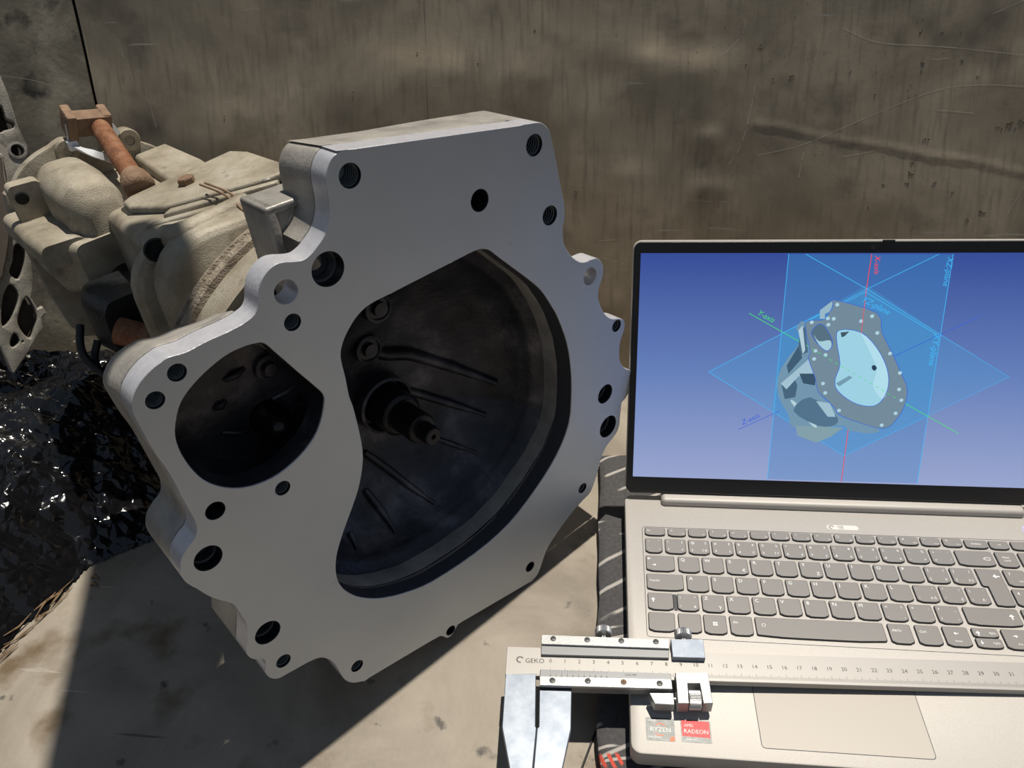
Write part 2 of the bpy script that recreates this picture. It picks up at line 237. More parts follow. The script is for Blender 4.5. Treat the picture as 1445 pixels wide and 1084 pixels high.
def add_lathe(bm, prof, origin=(0, 0, 0), axis=(0, 0, 1), n=48, cap=False, knurl=0.0):
    """prof: (radius, height along axis)"""
    A = Vector(axis).normalized(); a = Vector((1, 0, 0)) if abs(A.x) < .9 else Vector((0, 1, 0))
    X = (a - A * a.dot(A)).normalized(); Y = A.cross(X); O = Vector(origin); rings = []
    for r, h in prof:
        rings.append([bm.verts.new(O + A * h + (X * math.cos(2 * PI * k / n) + Y * math.sin(2 * PI * k / n)) * (r * (1 - knurl * (k % 2)))) for k in range(n)])
    for p, q in zip(rings, rings[1:]):
        for k in range(n): bm.faces.new((p[k], p[(k + 1) % n], q[(k + 1) % n], q[k]))
    if cap:
        bm.faces.new(rings[0][::-1]); bm.faces.new(rings[-1])
    return rings
def ribbon(bm, pts, w, z=0.0):
    P = [Vector((p[0], p[1], 0)) for p in pts]; L = []; R_ = []
    for i, p in enumerate(P):
        t = (P[min(i + 1, len(P) - 1)] - P[max(i - 1, 0)]).normalized(); nn = Vector((-t.y, t.x, 0)) * w / 2
        a = bm.verts.new(p + nn + Vector((0, 0, z))); b = bm.verts.new(p - nn + Vector((0, 0, z))); L.append(a); R_.append(b)
    for i in range(len(P) - 1): bm.faces.new((L[i], R_[i], R_[i + 1], L[i + 1]))

# ---------------------------------------------------------------- materials
def mat(name, cols, metallic=0.0, rough=0.5, scale=60.0, detail=6, bump=0.0, bscale=None, stretch=None, rvar=0.0, spec=0.5, ramp=(0.3, 0.7), emit=None, distort=0.0, obj=True):
    m = bpy.data.materials.new(name); m.use_nodes = True; nt = m.node_tree; N = nt.nodes; K = nt.links
    b = N['Principled BSDF']; b.inputs['Metallic'].default_value = metallic; b.inputs['Roughness'].default_value = rough
    b.inputs['Specular IOR Level'].default_value = spec
    if isinstance(cols[0], (int, float)): cols = [cols]
    c4 = lambda c: (c[0], c[1], c[2], 1)
    t = N.new('ShaderNodeTexCoord'); mp = N.new('ShaderNodeMapping'); K.new(t.outputs['Object'], mp.inputs[0])
    if stretch: mp.inputs['Scale'].default_value = stretch
    if len(cols) == 1: b.inputs['Base Color'].default_value = c4(cols[0])
    else:
        nz = N.new('ShaderNodeTexNoise'); nz.inputs['Scale'].default_value = scale; nz.inputs['Detail'].default_value = detail
        nz.inputs['Roughness'].default_value = .6; nz.inputs['Distortion'].default_value = distort
        K.new(mp.outputs[0], nz.inputs['Vector'])
        r = N.new('ShaderNodeValToRGB'); K.new(nz.outputs[0], r.inputs[0])
        r.color_ramp.elements[0].position = ramp[0]; r.color_ramp.elements[0].color = c4(cols[0])
        r.color_ramp.elements[1].position = ramp[1]; r.color_ramp.elements[1].color = c4(cols[-1])
        for i, c in enumerate(cols[1:-1], 1):
            e = r.color_ramp.elements.new(ramp[0] + (ramp[1] - ramp[0]) * i / (len(cols) - 1)); e.color = c4(c)
        K.new(r.outputs[0], b.inputs['Base Color'])
        if rvar:
            mr_ = N.new('ShaderNodeMapRange'); mr_.inputs[3].default_value = rough - rvar; mr_.inputs[4].default_value = rough + rvar
            K.new(nz.outputs[0], mr_.inputs[0]); K.new(mr_.outputs[0], b.inputs['Roughness'])
    if bump:
        n2 = N.new('ShaderNodeTexNoise'); n2.inputs['Scale'].default_value = bscale or scale * 4; n2.inputs['Detail'].default_value = 4
        K.new(mp.outputs[0], n2.inputs['Vector'])
        bp = N.new('ShaderNodeBump'); bp.inputs['Strength'].default_value = bump; bp.inputs['Distance'].default_value = .002
        K.new(n2.outputs[0], bp.inputs['Height']); K.new(bp.outputs[0], b.inputs['Normal'])
    if emit:
        b.inputs['Emission Color'].default_value = c4(emit[0]); b.inputs['Emission Strength'].default_value = emit[1]
    return m
def overlay(m, color, scale, lo, hi, stretch=None, rot=0.0, rough=None, detail=3, kind='noise'):
    """mixes a further mark colour over the base colour where a noise passes a threshold"""
    nt = m.node_tree; N = nt.nodes; K = nt.links; b = N['Principled BSDF']
    t = N.new('ShaderNodeTexCoord'); mp = N.new('ShaderNodeMapping'); K.new(t.outputs['Object'], mp.inputs[0])
    mp.inputs['Rotation'].default_value = (0, 0, rot)
    if stretch: mp.inputs['Scale'].default_value = stretch
    nz = N.new('ShaderNodeTexNoise'); nz.inputs['Scale'].default_value = scale; nz.inputs['Detail'].default_value = detail
    K.new(mp.outputs[0], nz.inputs['Vector'])
    mr_ = N.new('ShaderNodeMapRange'); mr_.inputs[1].default_value = lo; mr_.inputs[2].default_value = hi
    K.new(nz.outputs[0], mr_.inputs[0])
    mx = N.new('ShaderNodeMix'); mx.data_type = 'RGBA'; K.new(mr_.outputs[0], mx.inputs[0])
    s = b.inputs['Base Color']
    if s.is_linked: K.new(s.links[0].from_socket, mx.inputs[6])
    else: mx.inputs[6].default_value = s.default_value
    mx.inputs[7].default_value = (*color, 1)
    K.new(mx.outputs[2], s)
    return m

M = {}
M['face'] = mat('machined_aluminium_face', [(.50, .535, .58), (.56, .595, .64)], .6, .5, 9, 4, bump=.03, bscale=900)
overlay(M['face'], (.16, .15, .14), 26, .70, .80)
M['edge'] = mat('milled_aluminium_edge', [(.56, .56, .60), (.64, .64, .68)], .4, .36, 200, 3, bump=.12, bscale=500)
M['cast'] = mat('silver_cast_aluminium', [(.24, .225, .205), (.35, .33, .30), (.46, .43, .385)], .25, .45, 45, 6, bump=.2, bscale=400)
M['hole'] = mat('painted_shade_bore', (.03, .034, .04), .6, .4)  # near-black stands in for the shade inside holes and thread grooves
M['dusty'] = mat('dusty_cast_aluminium', [(.20, .17, .125), (.33, .29, .22), (.43, .395, .325)], .15, .6, 30, 8, bump=.28, bscale=900)
overlay(M['dusty'], (.12, .10, .07), 45, .62, .78, detail=8)
overlay(M['dusty'], (.26, .225, .17), 300, .58, .76, detail=4)
M['dusty_grey'] = mat('grey_cast_aluminium', [(.20, .185, .155), (.33, .305, .26), (.44, .415, .36)], .25, .55, 40, 8, bump=.3, bscale=900)
overlay(M['dusty_grey'], (.09, .08, .065), 60, .60, .74, detail=8)
M['near_black'] = mat('near_black_casting', [(.006, .007, .008), (.022, .025, .026)], .2, .35, 40, 6, bump=.4, bscale=300)  # mottled near-black for the lower case, mounts, gasket and case holes
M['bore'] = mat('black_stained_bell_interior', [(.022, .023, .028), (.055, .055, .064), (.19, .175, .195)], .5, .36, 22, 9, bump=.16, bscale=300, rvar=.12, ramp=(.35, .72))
M['rim'] = mat('dark_machined_rim', (.075, .078, .088), .3, .5)
M['shaft'] = mat('dark_oiled_steel', [(.010, .010, .012), (.03, .028, .028)], .5, .35, 80, 4)
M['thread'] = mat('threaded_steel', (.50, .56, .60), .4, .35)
M['rust'] = mat('rusty_steel', [(.13, .05, .022), (.24, .10, .045), (.30, .17, .10)], .2, .75, 90, 8, bump=.5, bscale=500)
M['rust_light'] = mat('dusty_rusty_steel', [(.17, .10, .06), (.30, .20, .13)], .15, .8, 90, 8, bump=.5, bscale=500)
M['nylon'] = mat('white_nylon', (.62, .64, .66), 0, .4)
M['bench'] = mat('worn_steel_bench', [(.17, .145, .115), (.28, .245, .198), (.365, .325, .27)], .08, .62, 9, 10, bump=.18, bscale=220, rvar=.08, distort=.6, spec=.3)
overlay(M['bench'], (.14, .10, .06), 18, .60, .74, detail=8)
overlay(M['bench'], (.10, .09, .08), 55, .66, .74, detail=6)
overlay(M['bench'], (.42, .39, .34), 60, .715, .75, stretch=(.12, 2.2, 1), rot=.9)
overlay(M['bench'], (.13, .12, .10), 70, .71, .74, stretch=(.1, 2.4, 1), rot=-.5)
M['wall'] = mat('scuffed_sheet_metal', [(.21, .173, .122), (.345, .285, .203), (.50, .415, .30)], .45, .42, 7, 9, bump=.05, bscale=260, rvar=.1, distort=.5)
overlay(M['wall'], (.235, .195, .14), 40, .50, .80, stretch=(5, .5, 1), detail=8)
overlay(M['wall'], (.11, .09, .07), 16, .56, .80, detail=9)
overlay(M['wall'], (.46, .42, .35), 40, .70, .74, stretch=(.16, 3.0, 1), rot=.5)
overlay(M['wall'], (.42, .38, .32), 46, .71, .74, stretch=(.14, 3.0, 1), rot=-.7)
M['wall_dark'] = mat('dark_backing', (.012, .011, .010), 0, .8)
M['wall_left'] = mat('mottled_sheet_metal', [(.14, .12, .085), (.25, .215, .155), (.42, .365, .27)], .45, .45, 14, 9, bump=.2, bscale=160, rvar=.1, distort=.8)
overlay(M['wall_left'], (.06, .05, .04), 30, .58, .70, detail=9)
M['scratch'] = mat('bright_scratch', (.55, .50, .42), .4, .5)
M['mud'] = mat('dried_mud', [(.09, .07, .045), (.17, .13, .08)], 0, .9, 200)
M['plastic'] = mat('black_polythene', (.006, .006, .007), 0, .13, spec=.6)
def crinkle(m, scale, strength):
    nt = m.node_tree; N = nt.nodes; K = nt.links; b = N['Principled BSDF']
    t = N.new('ShaderNodeTexCoord'); nz = N.new('ShaderNodeTexNoise'); nz.inputs['Scale'].default_value = scale * .5
    K.new(t.outputs['Object'], nz.inputs['Vector'])
    mx = N.new('ShaderNodeMix'); mx.data_type = 'VECTOR'; mx.inputs[0].default_value = .035
    K.new(t.outputs['Object'], mx.inputs[4]); K.new(nz.outputs['Color'], mx.inputs[5])
    vo = N.new('ShaderNodeTexVoronoi'); vo.feature = 'SMOOTH_F1'; vo.inputs['Smoothness'].default_value = .35; vo.inputs['Scale'].default_value = scale; K.new(mx.outputs[1], vo.inputs['Vector'])
    vo2 = N.new('ShaderNodeTexVoronoi'); vo2.feature = 'DISTANCE_TO_EDGE'; vo2.inputs['Scale'].default_value = scale * 2.6; K.new(mx.outputs[1], vo2.inputs['Vector'])
    ad = N.new('ShaderNodeMath'); ad.operation = 'ADD'; K.new(vo.outputs['Distance'], ad.inputs[0]); K.new(vo2.outputs['Distance'], ad.inputs[1])
    bp = N.new('ShaderNodeBump'); bp.inputs['Strength'].default_value = strength; bp.inputs['Distance'].default_value = .006
    K.new(ad.outputs[0], bp.inputs['Height']); K.new(bp.outputs[0], b.inputs['Normal'])
crinkle(M['plastic'], 30, .5)
M['wood'] = mat('splintered_wood', [(.10, .06, .03), (.30, .20, .11)], 0, .8, 40, 6, stretch=(1, 6, 6))
M['silver'] = mat('silver_anodised_shell', [(.41, .385, .355), (.45, .425, .395)], .12, .5, 900, 2, bump=.05, bscale=3000)
M['silver_pad'] = mat('silver_touchpad', (.41, .375, .335), .1, .5)
M['groove'] = mat('dark_groove', (.04, .045, .05), 0, .6)
M['key'] = mat('grey_key_cap', (.21, .197, .185), .05, .42)
M['key_side'] = mat('dark_key_skirt', (.025, .026, .028), 0, .5)
M['legend'] = mat('white_key_print', (.80, .80, .78), 0, .5)
M['bezel'] = mat('black_screen_bezel', (.010, .011, .014), 0, .38)
M['rubber'] = mat('black_rubber', (.008, .008, .009), 0, .55)
M['led'] = mat('power_button_ring', (.3, .3, .6), 0, .4, emit=((.45, .42, .95), .7))
M['caliper'] = mat('satin_steel', [(.38, .385, .385), (.44, .445, .445)], .6, .36, 300, 3, bump=.05, bscale=900)
M['caliper_beam'] = mat('satin_chromed_steel_scale', (.36, .345, .325), .35, .42)
M['caliper_jaw'] = mat('ground_steel_jaw', [(.19, .225, .275), (.33, .36, .41)], .55, .45, 60, 8, bump=.015, bscale=400)
M['caliper_grey'] = mat('grey_vernier_strip', (.20, .205, .21), .5, .42)
M['chrome'] = mat('knurled_chrome', (.66, .65, .63), .9, .34)
M['ink'] = mat('black_engraving', (.03, .028, .028), 0, .6)
M['screw'] = mat('dark_screw', (.07, .07, .072), .4, .45)
M['white'] = mat('white_print', (.72, .71, .70), 0, .5)
M['st_grey'] = mat('grey_foil_sticker', [(.10, .105, .105), (.16, .165, .165)], .6, .4, 400)
M['st_red'] = mat('red_foil_sticker', [(.36, .02, .025), (.46, .04, .04)], .3, .35, 400)
M['st_orange'] = mat('orange_print', (.75, .18, .07), 0, .5)

def screen_mat(name, c, s=1.0, alpha=1.0):
    m = bpy.data.materials.new(name); m.use_nodes = True; nt = m.node_tree; N = nt.nodes; K = nt.links
    b = N['Principled BSDF']; b.inputs['Base Color'].default_value = (.01, .01, .012, 1); b.inputs['Roughness'].default_value = .35
    b.inputs['Emission Color'].default_value = (*c, 1); b.inputs['Emission Strength'].default_value = s
    b.inputs['Alpha'].default_value = alpha
    return m
def srgb(r, g, b):
    f = lambda v: (v / 255 / 12.92) if v <= 10 else ((v / 255 + .055) / 1.055) ** 2.4
    return (f(r), f(g), f(b))
# ---------------------------------------------------------------- bench and wall (setting)
def grid(nx, ny, fx, fy, fz):
    bm = bmesh.new(); V = [[bm.verts.new((fx(i / nx, j / ny), fy(i / nx, j / ny), fz(i / nx, j / ny))) for i in range(nx + 1)] for j in range(ny + 1)]
    for j in range(ny):
        for i in range(nx): bm.faces.new((V[j][i], V[j][i + 1], V[j + 1][i + 1], V[j + 1][i]))
    return bm
bm = bmesh.new(); add_box(bm, (-1100, -420, -46.4), (900, 640, -34.4), 1.0)
tag(bm_obj('workbench', bm, M['bench'], loc=(0, 0, 0)), 'scratched tan steel workbench top under the gearbox and laptop', 'workbench')

WALL_B, WALL_K = 450.0, 0.38
ct = 1 / math.sqrt(1 + WALL_K ** 2)
wall_m = Matrix(((1, 0, 0, 0), (0, WALL_K * ct, -ct, WALL_B * S), (0, ct, WALL_K * ct, -30 * S), (0, 0, 0, 1)))
# local frame of the wall: x along, y up the leaning sheet, z out of the sheet towards the bench
bm = bmesh.new(); add_box(bm, (-1300, -5, -16), (1000, 900, -6), 0)
wall = bm_obj('wall_back', bm, M['wall_dark'], smooth=0); wall.matrix_world = wall_m; wall['kind'] = 'structure'
def seg_d(px, py, P):
    best = 1e9
    for a, b in zip(P, P[1:]):
        ax, ay = a; bx, by = b; t = max(0, min(1, ((px - ax) * (bx - ax) + (py - ay) * (by - ay)) / ((bx - ax) ** 2 + (by - ay) ** 2)))
        best = min(best, math.hypot(px - ax - t * (bx - ax), py - ay - t * (by - ay)))
    return best
def wall_h(x, y):
    h = 2.2 * noise.noise(Vector((x / 150, y / 150, 3))) + .9 * noise.noise(Vector((x / 55, y / 55, 9))) + .3 * noise.noise(Vector((x / 22, y / 22, 5)))
    for (cx, cy, s, a) in W_DENTS:
        sy_ = s * (.85 if y > cy else 2.4)
        q = (x - cx) ** 2 / (2 * s * s * 1.7) + (y - cy) ** 2 / (2 * sy_ * sy_)
        if q < 8: h += 2.1 * a * math.exp(-q)
    if x > 20:
        d = seg_d(x, y, W_CREASE); fade = max(0, min(1, (x - 25) / 60))
        if d < 20: h += .85 * fade * math.exp(-d * d / (2 * 2.3 ** 2))
    return h
def sheet(x0b, x0t, x1b, x1t, lift, m, nx, ny):
    top = 640.0
    bm = bmesh.new(); V = []
    for j in range(ny + 1):
        y = -4.5 + (top + 4.5) * j / ny; a = x0b + (x0t - x0b) * j / ny; b = x1b + (x1t - x1b) * j / ny
        V.append([bm.verts.new((a + (b - a) * i / nx, y, lift + wall_h(a + (b - a) * i / nx, y))) for i in range(nx + 1)])
    for j in range(ny):
        for i in range(nx): bm.faces.new((V[j][i], V[j][i + 1], V[j + 1][i + 1], V[j + 1][i]))
    # thickness: turn the rim back
    rim = [V[0][i] for i in range(nx + 1)] + [V[j][nx] for j in range(1, ny + 1)] + [V[ny][i] for i in range(nx - 1, -1, -1)] + [V[j][0] for j in range(ny - 1, 0, -1)]
    low = [bm.verts.new(v.co - Vector((0, 0, 1.5))) for v in rim]
    for k in range(len(rim)): bm.faces.new((rim[k], low[k], low[(k + 1) % len(rim)], rim[(k + 1) % len(rim)]))
    return bm_obj('metal_sheet', bm, m, wall, smooth=40)
def seam_x(y, P, off=0):
    (xa, ya), (xb, yb) = P; return xa + (xb - xa) * (y - ya) / (yb - ya) + off
s0, s1 = seam_x(0, W_SEAM), seam_x(640, W_SEAM)
t0, t1 = seam_x(0, W_SEAM2), seam_x(640, W_SEAM2)
sheet(-1250, -1250, s0 - 1.5, s1 - 1.5, -1.5, M['wall_left'], 90, 90)
sheet(s0 + 3.5, s1 + 3.5, t0 + 6, t1 + 6, 0.0, M['wall'], 130, 200)
sheet(t0, t1, 700, 700, 0.8, M['wall'], 280, 200)
bm = bmesh.new()
for i, P in enumerate(W_SCR):
    Q = catmull(P, 6, False)
    for a, b in zip(Q, Q[1:]):
        if random.random() < .12 and i > 1: continue
        w = random.uniform(.25, .55)
        za, zb = wall_h(a.x, a.y) + 1.0, wall_h(b.x, b.y) + 1.0
        if a.x < -210: za -= .8; zb -= .8
        t = (b - a).normalized(); nn = Vector((-t.y, t.x)) * w / 2
        q = [bm.verts.new((a.x + nn.x, a.y + nn.y, za)), bm.verts.new((a.x - nn.x, a.y - nn.y, za)), bm.verts.new((b.x - nn.x, b.y - nn.y, zb)), bm.verts.new((b.x + nn.x, b.y + nn.y, zb))]
        bm.faces.new(q)
tag(bm_obj('scratch_marks', bm, M['scratch'], wall, smooth=0), kind='stuff')
bm = bmesh.new(); rnd = random.Random(3)
spots = []
for (x, y, r) in W_MUD:
    for k in range(max(1, int(r * 2.2))):
        spots.append((x + rnd.gauss(0, r * .6), y + rnd.gauss(0, r * .35), rnd.uniform(.35, .9) * (1 + .08 * r)))
for k in range(260): spots.append((rnd.uniform(40, 320), rnd.uniform(110, 410), rnd.uniform(.2, .5)))
for (x, y, r) in spots:
    rr = bmesh.ops.create_icosphere(bm, subdivisions=1, radius=r)
    for v in rr['verts']:
        v.co = Vector((v.co.x * rnd.uniform(.7, 1.4), v.co.y * rnd.uniform(.6, 1.1), v.co.z * .7)) + Vector((x, y, wall_h(x, y) + .9))
tag(bm_obj('dried_mud_specks', bm, M['mud'], wall, smooth=60), kind='stuff')

# unseen board added overhead, its outline cut to shade the strip left of the gearbox
bm = bmesh.new(); hb_ = 1230; ox, oy = hb_ * -SUN_DIR.x / -SUN_DIR.z, hb_ * -SUN_DIR.y / -SUN_DIR.z
pg = [(-484, 190), (-378, -88), (-338, -88), (-306, -36), (-281, 0), (-280, 12), (-299, 30), (-311, 66), (-311, 90), (-340, 122), (-405, 190)]
lo_v = [bm.verts.new((x + ox, y + oy, hb_ - 30)) for x, y in pg]; hi_v = [bm.verts.new((x + ox, y + oy, hb_ - 8)) for x, y in pg]
bm.faces.new(lo_v[::-1]); bm.faces.new(hi_v)
for k in range(len(pg)): bm.faces.new((lo_v[k], lo_v[(k + 1) % len(pg)], hi_v[(k + 1) % len(pg)], hi_v[k]))
bm_obj('shade_board', bm, M['wood'], smooth=0)['kind'] = 'structure'

# ---------------------------------------------------------------- the gearbox with its machined bell housing
GB = empty('gearbox', frame(GB_LOC, GB_ROT))
tag(GB, 'silver gearbox with machined flat adapter face, two large openings and threaded holes', 'gearbox')
T_PL, T_FL = 15.0, 52.0
EAR_HOLES = {(80.1, 248.1), (-141.6, 329.4)}
OUTS = [tuple(p) for p in catmull(ease(OUT, 25), 3)]
MAINS = [tuple(p) for p in catmull(ease(MAIN, 40), 3)]; STS = [tuple(p) for p in catmull(ease(START, 24, 5), 3)]
STW = []
for p in STS:                                    # the starter recess is wider behind the plate, towards the lower right
    q = (p[0] + 10, p[1] - 18); d = Vector((p[0] + 178, p[1] - 270)); k = max(0, (d.x * 10 - d.y * 18)) / max(1, d.length * 20.6)
    STW.append((p[0] + 10 * k, p[1] - 18 * k))
holes = [circ(x, y, r) for x, y, r, t in HOLES]
pl = flat('adapter_plate', [OUTS, MAINS, STS] + holes, -T_PL, 0, [M['face'], M['edge'], M['hole']], GB, bevel=.35)
NEAR = [(x, y, r + .5) for x, y, r, t in HOLES if (x, y) not in EAR_HOLES]
for p in pl.data.polygons:
    c = p.center / S
    p.material_index = 0 if p.normal.z > .9 else (2 if any(math.hypot(c.x - a, c.y - d) < e for a, d, e in NEAR) else 1)
pl['label'] = 'flat machined grey plate with round holes'
rng = random.Random(1)
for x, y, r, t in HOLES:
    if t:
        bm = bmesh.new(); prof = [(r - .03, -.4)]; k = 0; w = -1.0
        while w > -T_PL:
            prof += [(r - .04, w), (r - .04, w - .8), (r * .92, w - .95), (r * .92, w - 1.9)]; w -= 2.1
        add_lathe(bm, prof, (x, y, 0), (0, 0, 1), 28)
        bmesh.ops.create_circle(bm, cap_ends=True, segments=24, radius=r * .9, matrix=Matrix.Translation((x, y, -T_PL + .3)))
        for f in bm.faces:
            rad = sum(math.hypot(v.co.x - x, v.co.y - y) for v in f.verts) / len(f.verts); f.material_index = 0 if r * .8 < rad < r * .935 else 1  # light and shade of the thread painted in: pale crests, dark grooves
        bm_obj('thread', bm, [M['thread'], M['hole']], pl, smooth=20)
    elif r > 7:
        bm = bmesh.new(); add_lathe(bm, [(r - .05, -7.5), (r * .86, -8.2), (r * .84, -14.5), (r * .5, -14.8)], (x, y, 0), (0, 0, 1), 32)
        bm_obj('counterbore', bm, M['rim'], pl, smooth=30)
# flange of the casting: the same outline without the thin ears
fo = []
EARS = [(80, 247, 21), (107, 193, 17), (-141, 330, 24), (-92, 9, 8)]
NOTCH = [(-117, 343), (-110, 322), (-117, 306), (-130, 297), (-142, 300), (-151, 306), (-158, 315)]
put = False
for p in OUTS:
    if math.hypot(p[0] + 141, p[1] - 330) < 24:
        if not put: fo.extend(NOTCH[::-1]); put = True
        continue
    if any(math.hypot(p[0] - a, p[1] - b) < c for a, b, c in EARS): continue
    fo.append(p)
fh = [circ(x, y, r * .8, 20) for x, y, r, t in HOLES if not t and not any(math.hypot(x - a, y - b) < c for a, b, c in EARS) and r > 5 and r != 9.38]
fl = flat('housing_flange', [fo, MAINS, STW] + fh, -T_FL, -T_PL - .9, M['cast'], GB, bevel=1.2, seg=2)
for v in fl.data.vertices:
    x, y, z = v.co / S; t = max(0, (-z - 17) / 33)
    if x < -148 and y > 280: y -= t * min(1, (y - 280) / 28) * (8 + 7 * min(1, max(0, (x + 222) / 66)))
    if y > 340 and x > -110: y -= t * (3 if x < -60 else max(0, 3 - (x + 60) * .04)) * min(1, (y - 340) / 25)
    if y < 60: y += t * 4.5 * (60 - y) / 60
    v.co = Vector((x, y, z)) * S
fl['label'] = 'rough cast silver flange behind the machined plate'
# inner dark walls of the two openings
def wall_strip(name, loop, z0, z1, inset, m):
    bm = bmesh.new(); c = Vector((sum(p[0] for p in loop) / len(loop), sum(p[1] for p in loop) / len(loop)))
    A_ = []; B_ = []
    for p in loop:
        d = (c - Vector(p)).normalized() * inset
        A_.append(bm.verts.new((p[0] + d.x, p[1] + d.y, z0))); B_.append(bm.verts.new((p[0] + d.x, p[1] + d.y, z1)))
    n = len(loop)
    for k in range(n): bm.faces.new((A_[k], A_[(k + 1) % n], B_[(k + 1) % n], B_[k]))
    return bm_obj(name, bm, m, GB, smooth=40)
wall_strip('opening_wall', MAINS, -.8, -T_PL, .2, M['rim'])
wall_strip('starter_opening_wall', STS, -1.0, -T_PL - .8, .25, M['bore'])
# bell interior
AX = (-57.0, 174.0)
def reach(ang):
    dx, dy = math.cos(ang), math.sin(ang); best = 0
    for (ax, ay), (bx, by) in zip(MAIN, MAIN[1:] + MAIN[:1]):
        ax -= AX[0]; ay -= AX[1]; bx -= AX[0]; by -= AX[1]; ex, ey = bx - ax, by - ay; den = dx * ey - dy * ex
        if abs(den) < 1e-9: continue
        t = (ax * ey - ay * ex) / den; s = (ax * dy - ay * dx) / den
        if t > 0 and 0 <= s <= 1: best = max(best, t)
    return max(best, 90)
bm = bmesh.new(); NA = 144; RR = [reach(2 * PI * k / NA) for k in range(NA)]; rows = []
PF = []
for (f0, w0), (f1, w1) in zip(PROF, PROF[1:]):
    for s_ in range(3): PF.append((f0 + (f1 - f0) * s_ / 3, w0 + (w1 - w0) * s_ / 3))
PF.append((.004, 94)); PF = [(1.0, 15.2), (1.028, 15.6), (1.026, 22), (1.02, 29)] + [q for q in PF if q[1] > 30]
for f_, w_ in PF:
    row = []
    for k in range(NA):
        a = 2 * PI * k / NA; rr_ = RR[k] * f_; p = Vector((AX[0] + rr_ * math.cos(a), AX[1] + rr_ * math.sin(a), -w_))
        p.z += .9 * noise.noise(p / 26) * min(1, (1 - f_) * 8); row.append(bm.verts.new(p))
    rows.append(row)
for p_, q_ in zip(rows, rows[1:]):
    for k in range(NA): bm.faces.new((p_[k], p_[(k + 1) % NA], q_[(k + 1) % NA], q_[k]))
bm_obj('bell_interior', bm, M['bore'], GB, smooth=60)
for i, P in enumerate(RIBS):
    bm = bmesh.new(); Q = catmull([(p[0], p[1], -p[2] + 1.5) for p in P], 4, False); n = len(Q)
    r0 = (5.0, 3.6, 2.4, 3.2, 3.0, 2.6)[i]
    add_tube(bm, Q, [r0 * (.55 + .45 * math.sin(PI * min(1, .15 + k / n))) if k < n - 3 else r0 * .5 for k in range(n)], 12)
    bm_obj('rib', bm, M['bore'], GB, smooth=60)
for i, (x, y, w) in enumerate(BOSS):
    if i == 1: continue
    bm = bmesh.new(); add_lathe(bm, [(11, -w - 4), (10.5, -w + 6), (8.2, -w + 6.6), (8, -w + 5), (5.4, -w + 5), (5.2, -w + 9), (.1, -w + 9.4)], (x, y, 0), (0, 0, 1), 28)
    bm_obj('bolt_boss', bm, M['bore'], GB, smooth=40)
sx_, sy_ = SHAFT[0][0], SHAFT[0][1]
bm = bmesh.new(); add_lathe(bm, [(23, -96), (22.5, -80), (20.5, -79), (20, -82), (20, -92)], (sx_, sy_, 0), (0, 0, 1), 40)
bm_obj('guide_collar', bm, M['bore'], GB, smooth=40)['label'] = 'round raised collar around the input shaft'
bm = bmesh.new(); add_lathe(bm, [(17, -93), (16.5, -62), (15, -60.5), (13.5, -60), (13.5, -59)], (sx_, sy_, 0), (0, 0, 1), 40, cap=True)
bm_obj('guide_sleeve', bm, M['shaft'], GB, smooth=40)
bm = bmesh.new(); add_lathe(bm, [(11.5, -62), (11.5, -37), (10.5, -36), (7, -35.5), (7, -24), (6.2, -23), (2, -23), (1.6, -26)], (sx_, sy_, 0), (0, 0, 1), 44, cap=True, knurl=.06)
bm_obj('input_shaft', bm, M['shaft'], GB, smooth=30)['label'] = 'dark splined shaft end'
# starter pocket
bm = bmesh.new()
sp = STW; c = Vector((-172, 262))
A_ = [bm.verts.new((c.x + (p[0] - c.x) * .995, c.y + (p[1] - c.y) * .995, -15.5)) for p in sp]; B_ = [bm.verts.new((c.x + (p[0] - c.x) * .95, c.y + (p[1] - c.y) * .95, -44)) for p in sp]
C_ = [bm.verts.new((c.x + (p[0] - c.x) * .5, c.y + (p[1] - c.y) * .5, -45 - 2 * noise.noise(Vector((p[0] / 15, p[1] / 15, 0))))) for p in sp]
n = len(sp)
for k in range(n):
    bm.faces.new((A_[k], A_[(k + 1) % n], B_[(k + 1) % n], B_[k])); bm.faces.new((B_[k], B_[(k + 1) % n], C_[(k + 1) % n], C_[k]))
bm.faces.new(C_)
bm_obj('starter_pocket', bm, M['bore'], GB, smooth=40)
for i, (x, y, w) in enumerate(ST_BOLTS):
    bm = bmesh.new()
    if i < 2:
        add_lathe(bm, [(8, -46), (7.8, -41), (5.8, -40.5), (5.6, -42), (4.2, -42), (4.0, -37.5), (.1, -37.2)], (x, y, 0), (0, 0, 1), 24)
        bm_obj('bolt_boss', bm, M['bore'], GB, smooth=40)
    else:
        add_lathe(bm, [(11, -47), (10, -40), (7, -38), (6.6, -35)] + [(7.6 * math.cos(a), -30 + 7.6 * math.sin(a)) for a in [-.6, -.3, 0, .3, .6, .9, 1.2, 1.55]], (x + 2, y, 0), (0, 0, 1), 28)
        bm_obj('pivot_ball', bm, mat('oily_black_ball', (.015, .013, .014), .3, .14), GB, smooth=60)['label'] = 'shiny black pivot ball'
for a, b in ST_RIBS:
    bm = bmesh.new(); add_tube(bm, [(a[0], a[1], -45), ((a[0] + b[0]) / 2, (a[1] + b[1]) / 2, -42.5), (b[0], b[1], -45)], [1.6, 2.2, 1.4], 8)
    bm_obj('rib', bm, M['bore'], GB, smooth=60)
# bracket web behind the notch, at the top left
bm = bmesh.new(); add_box(bm, (-123, 296, -64), (-80, 358, -48), 1.5); add_box(bm, (-121, 300, -60), (-88, 357, -36), .8)
add_box(bm, (-127, 312, -66), (-120, 361, -34), 2.2, 3); add_box(bm, (-127, 356, -64), (-96, 361, -34), 1.6, 3)
bm_obj('bracket', bm, M['cast'], GB)['label'] = 'cast lug standing in the notch of the flange'
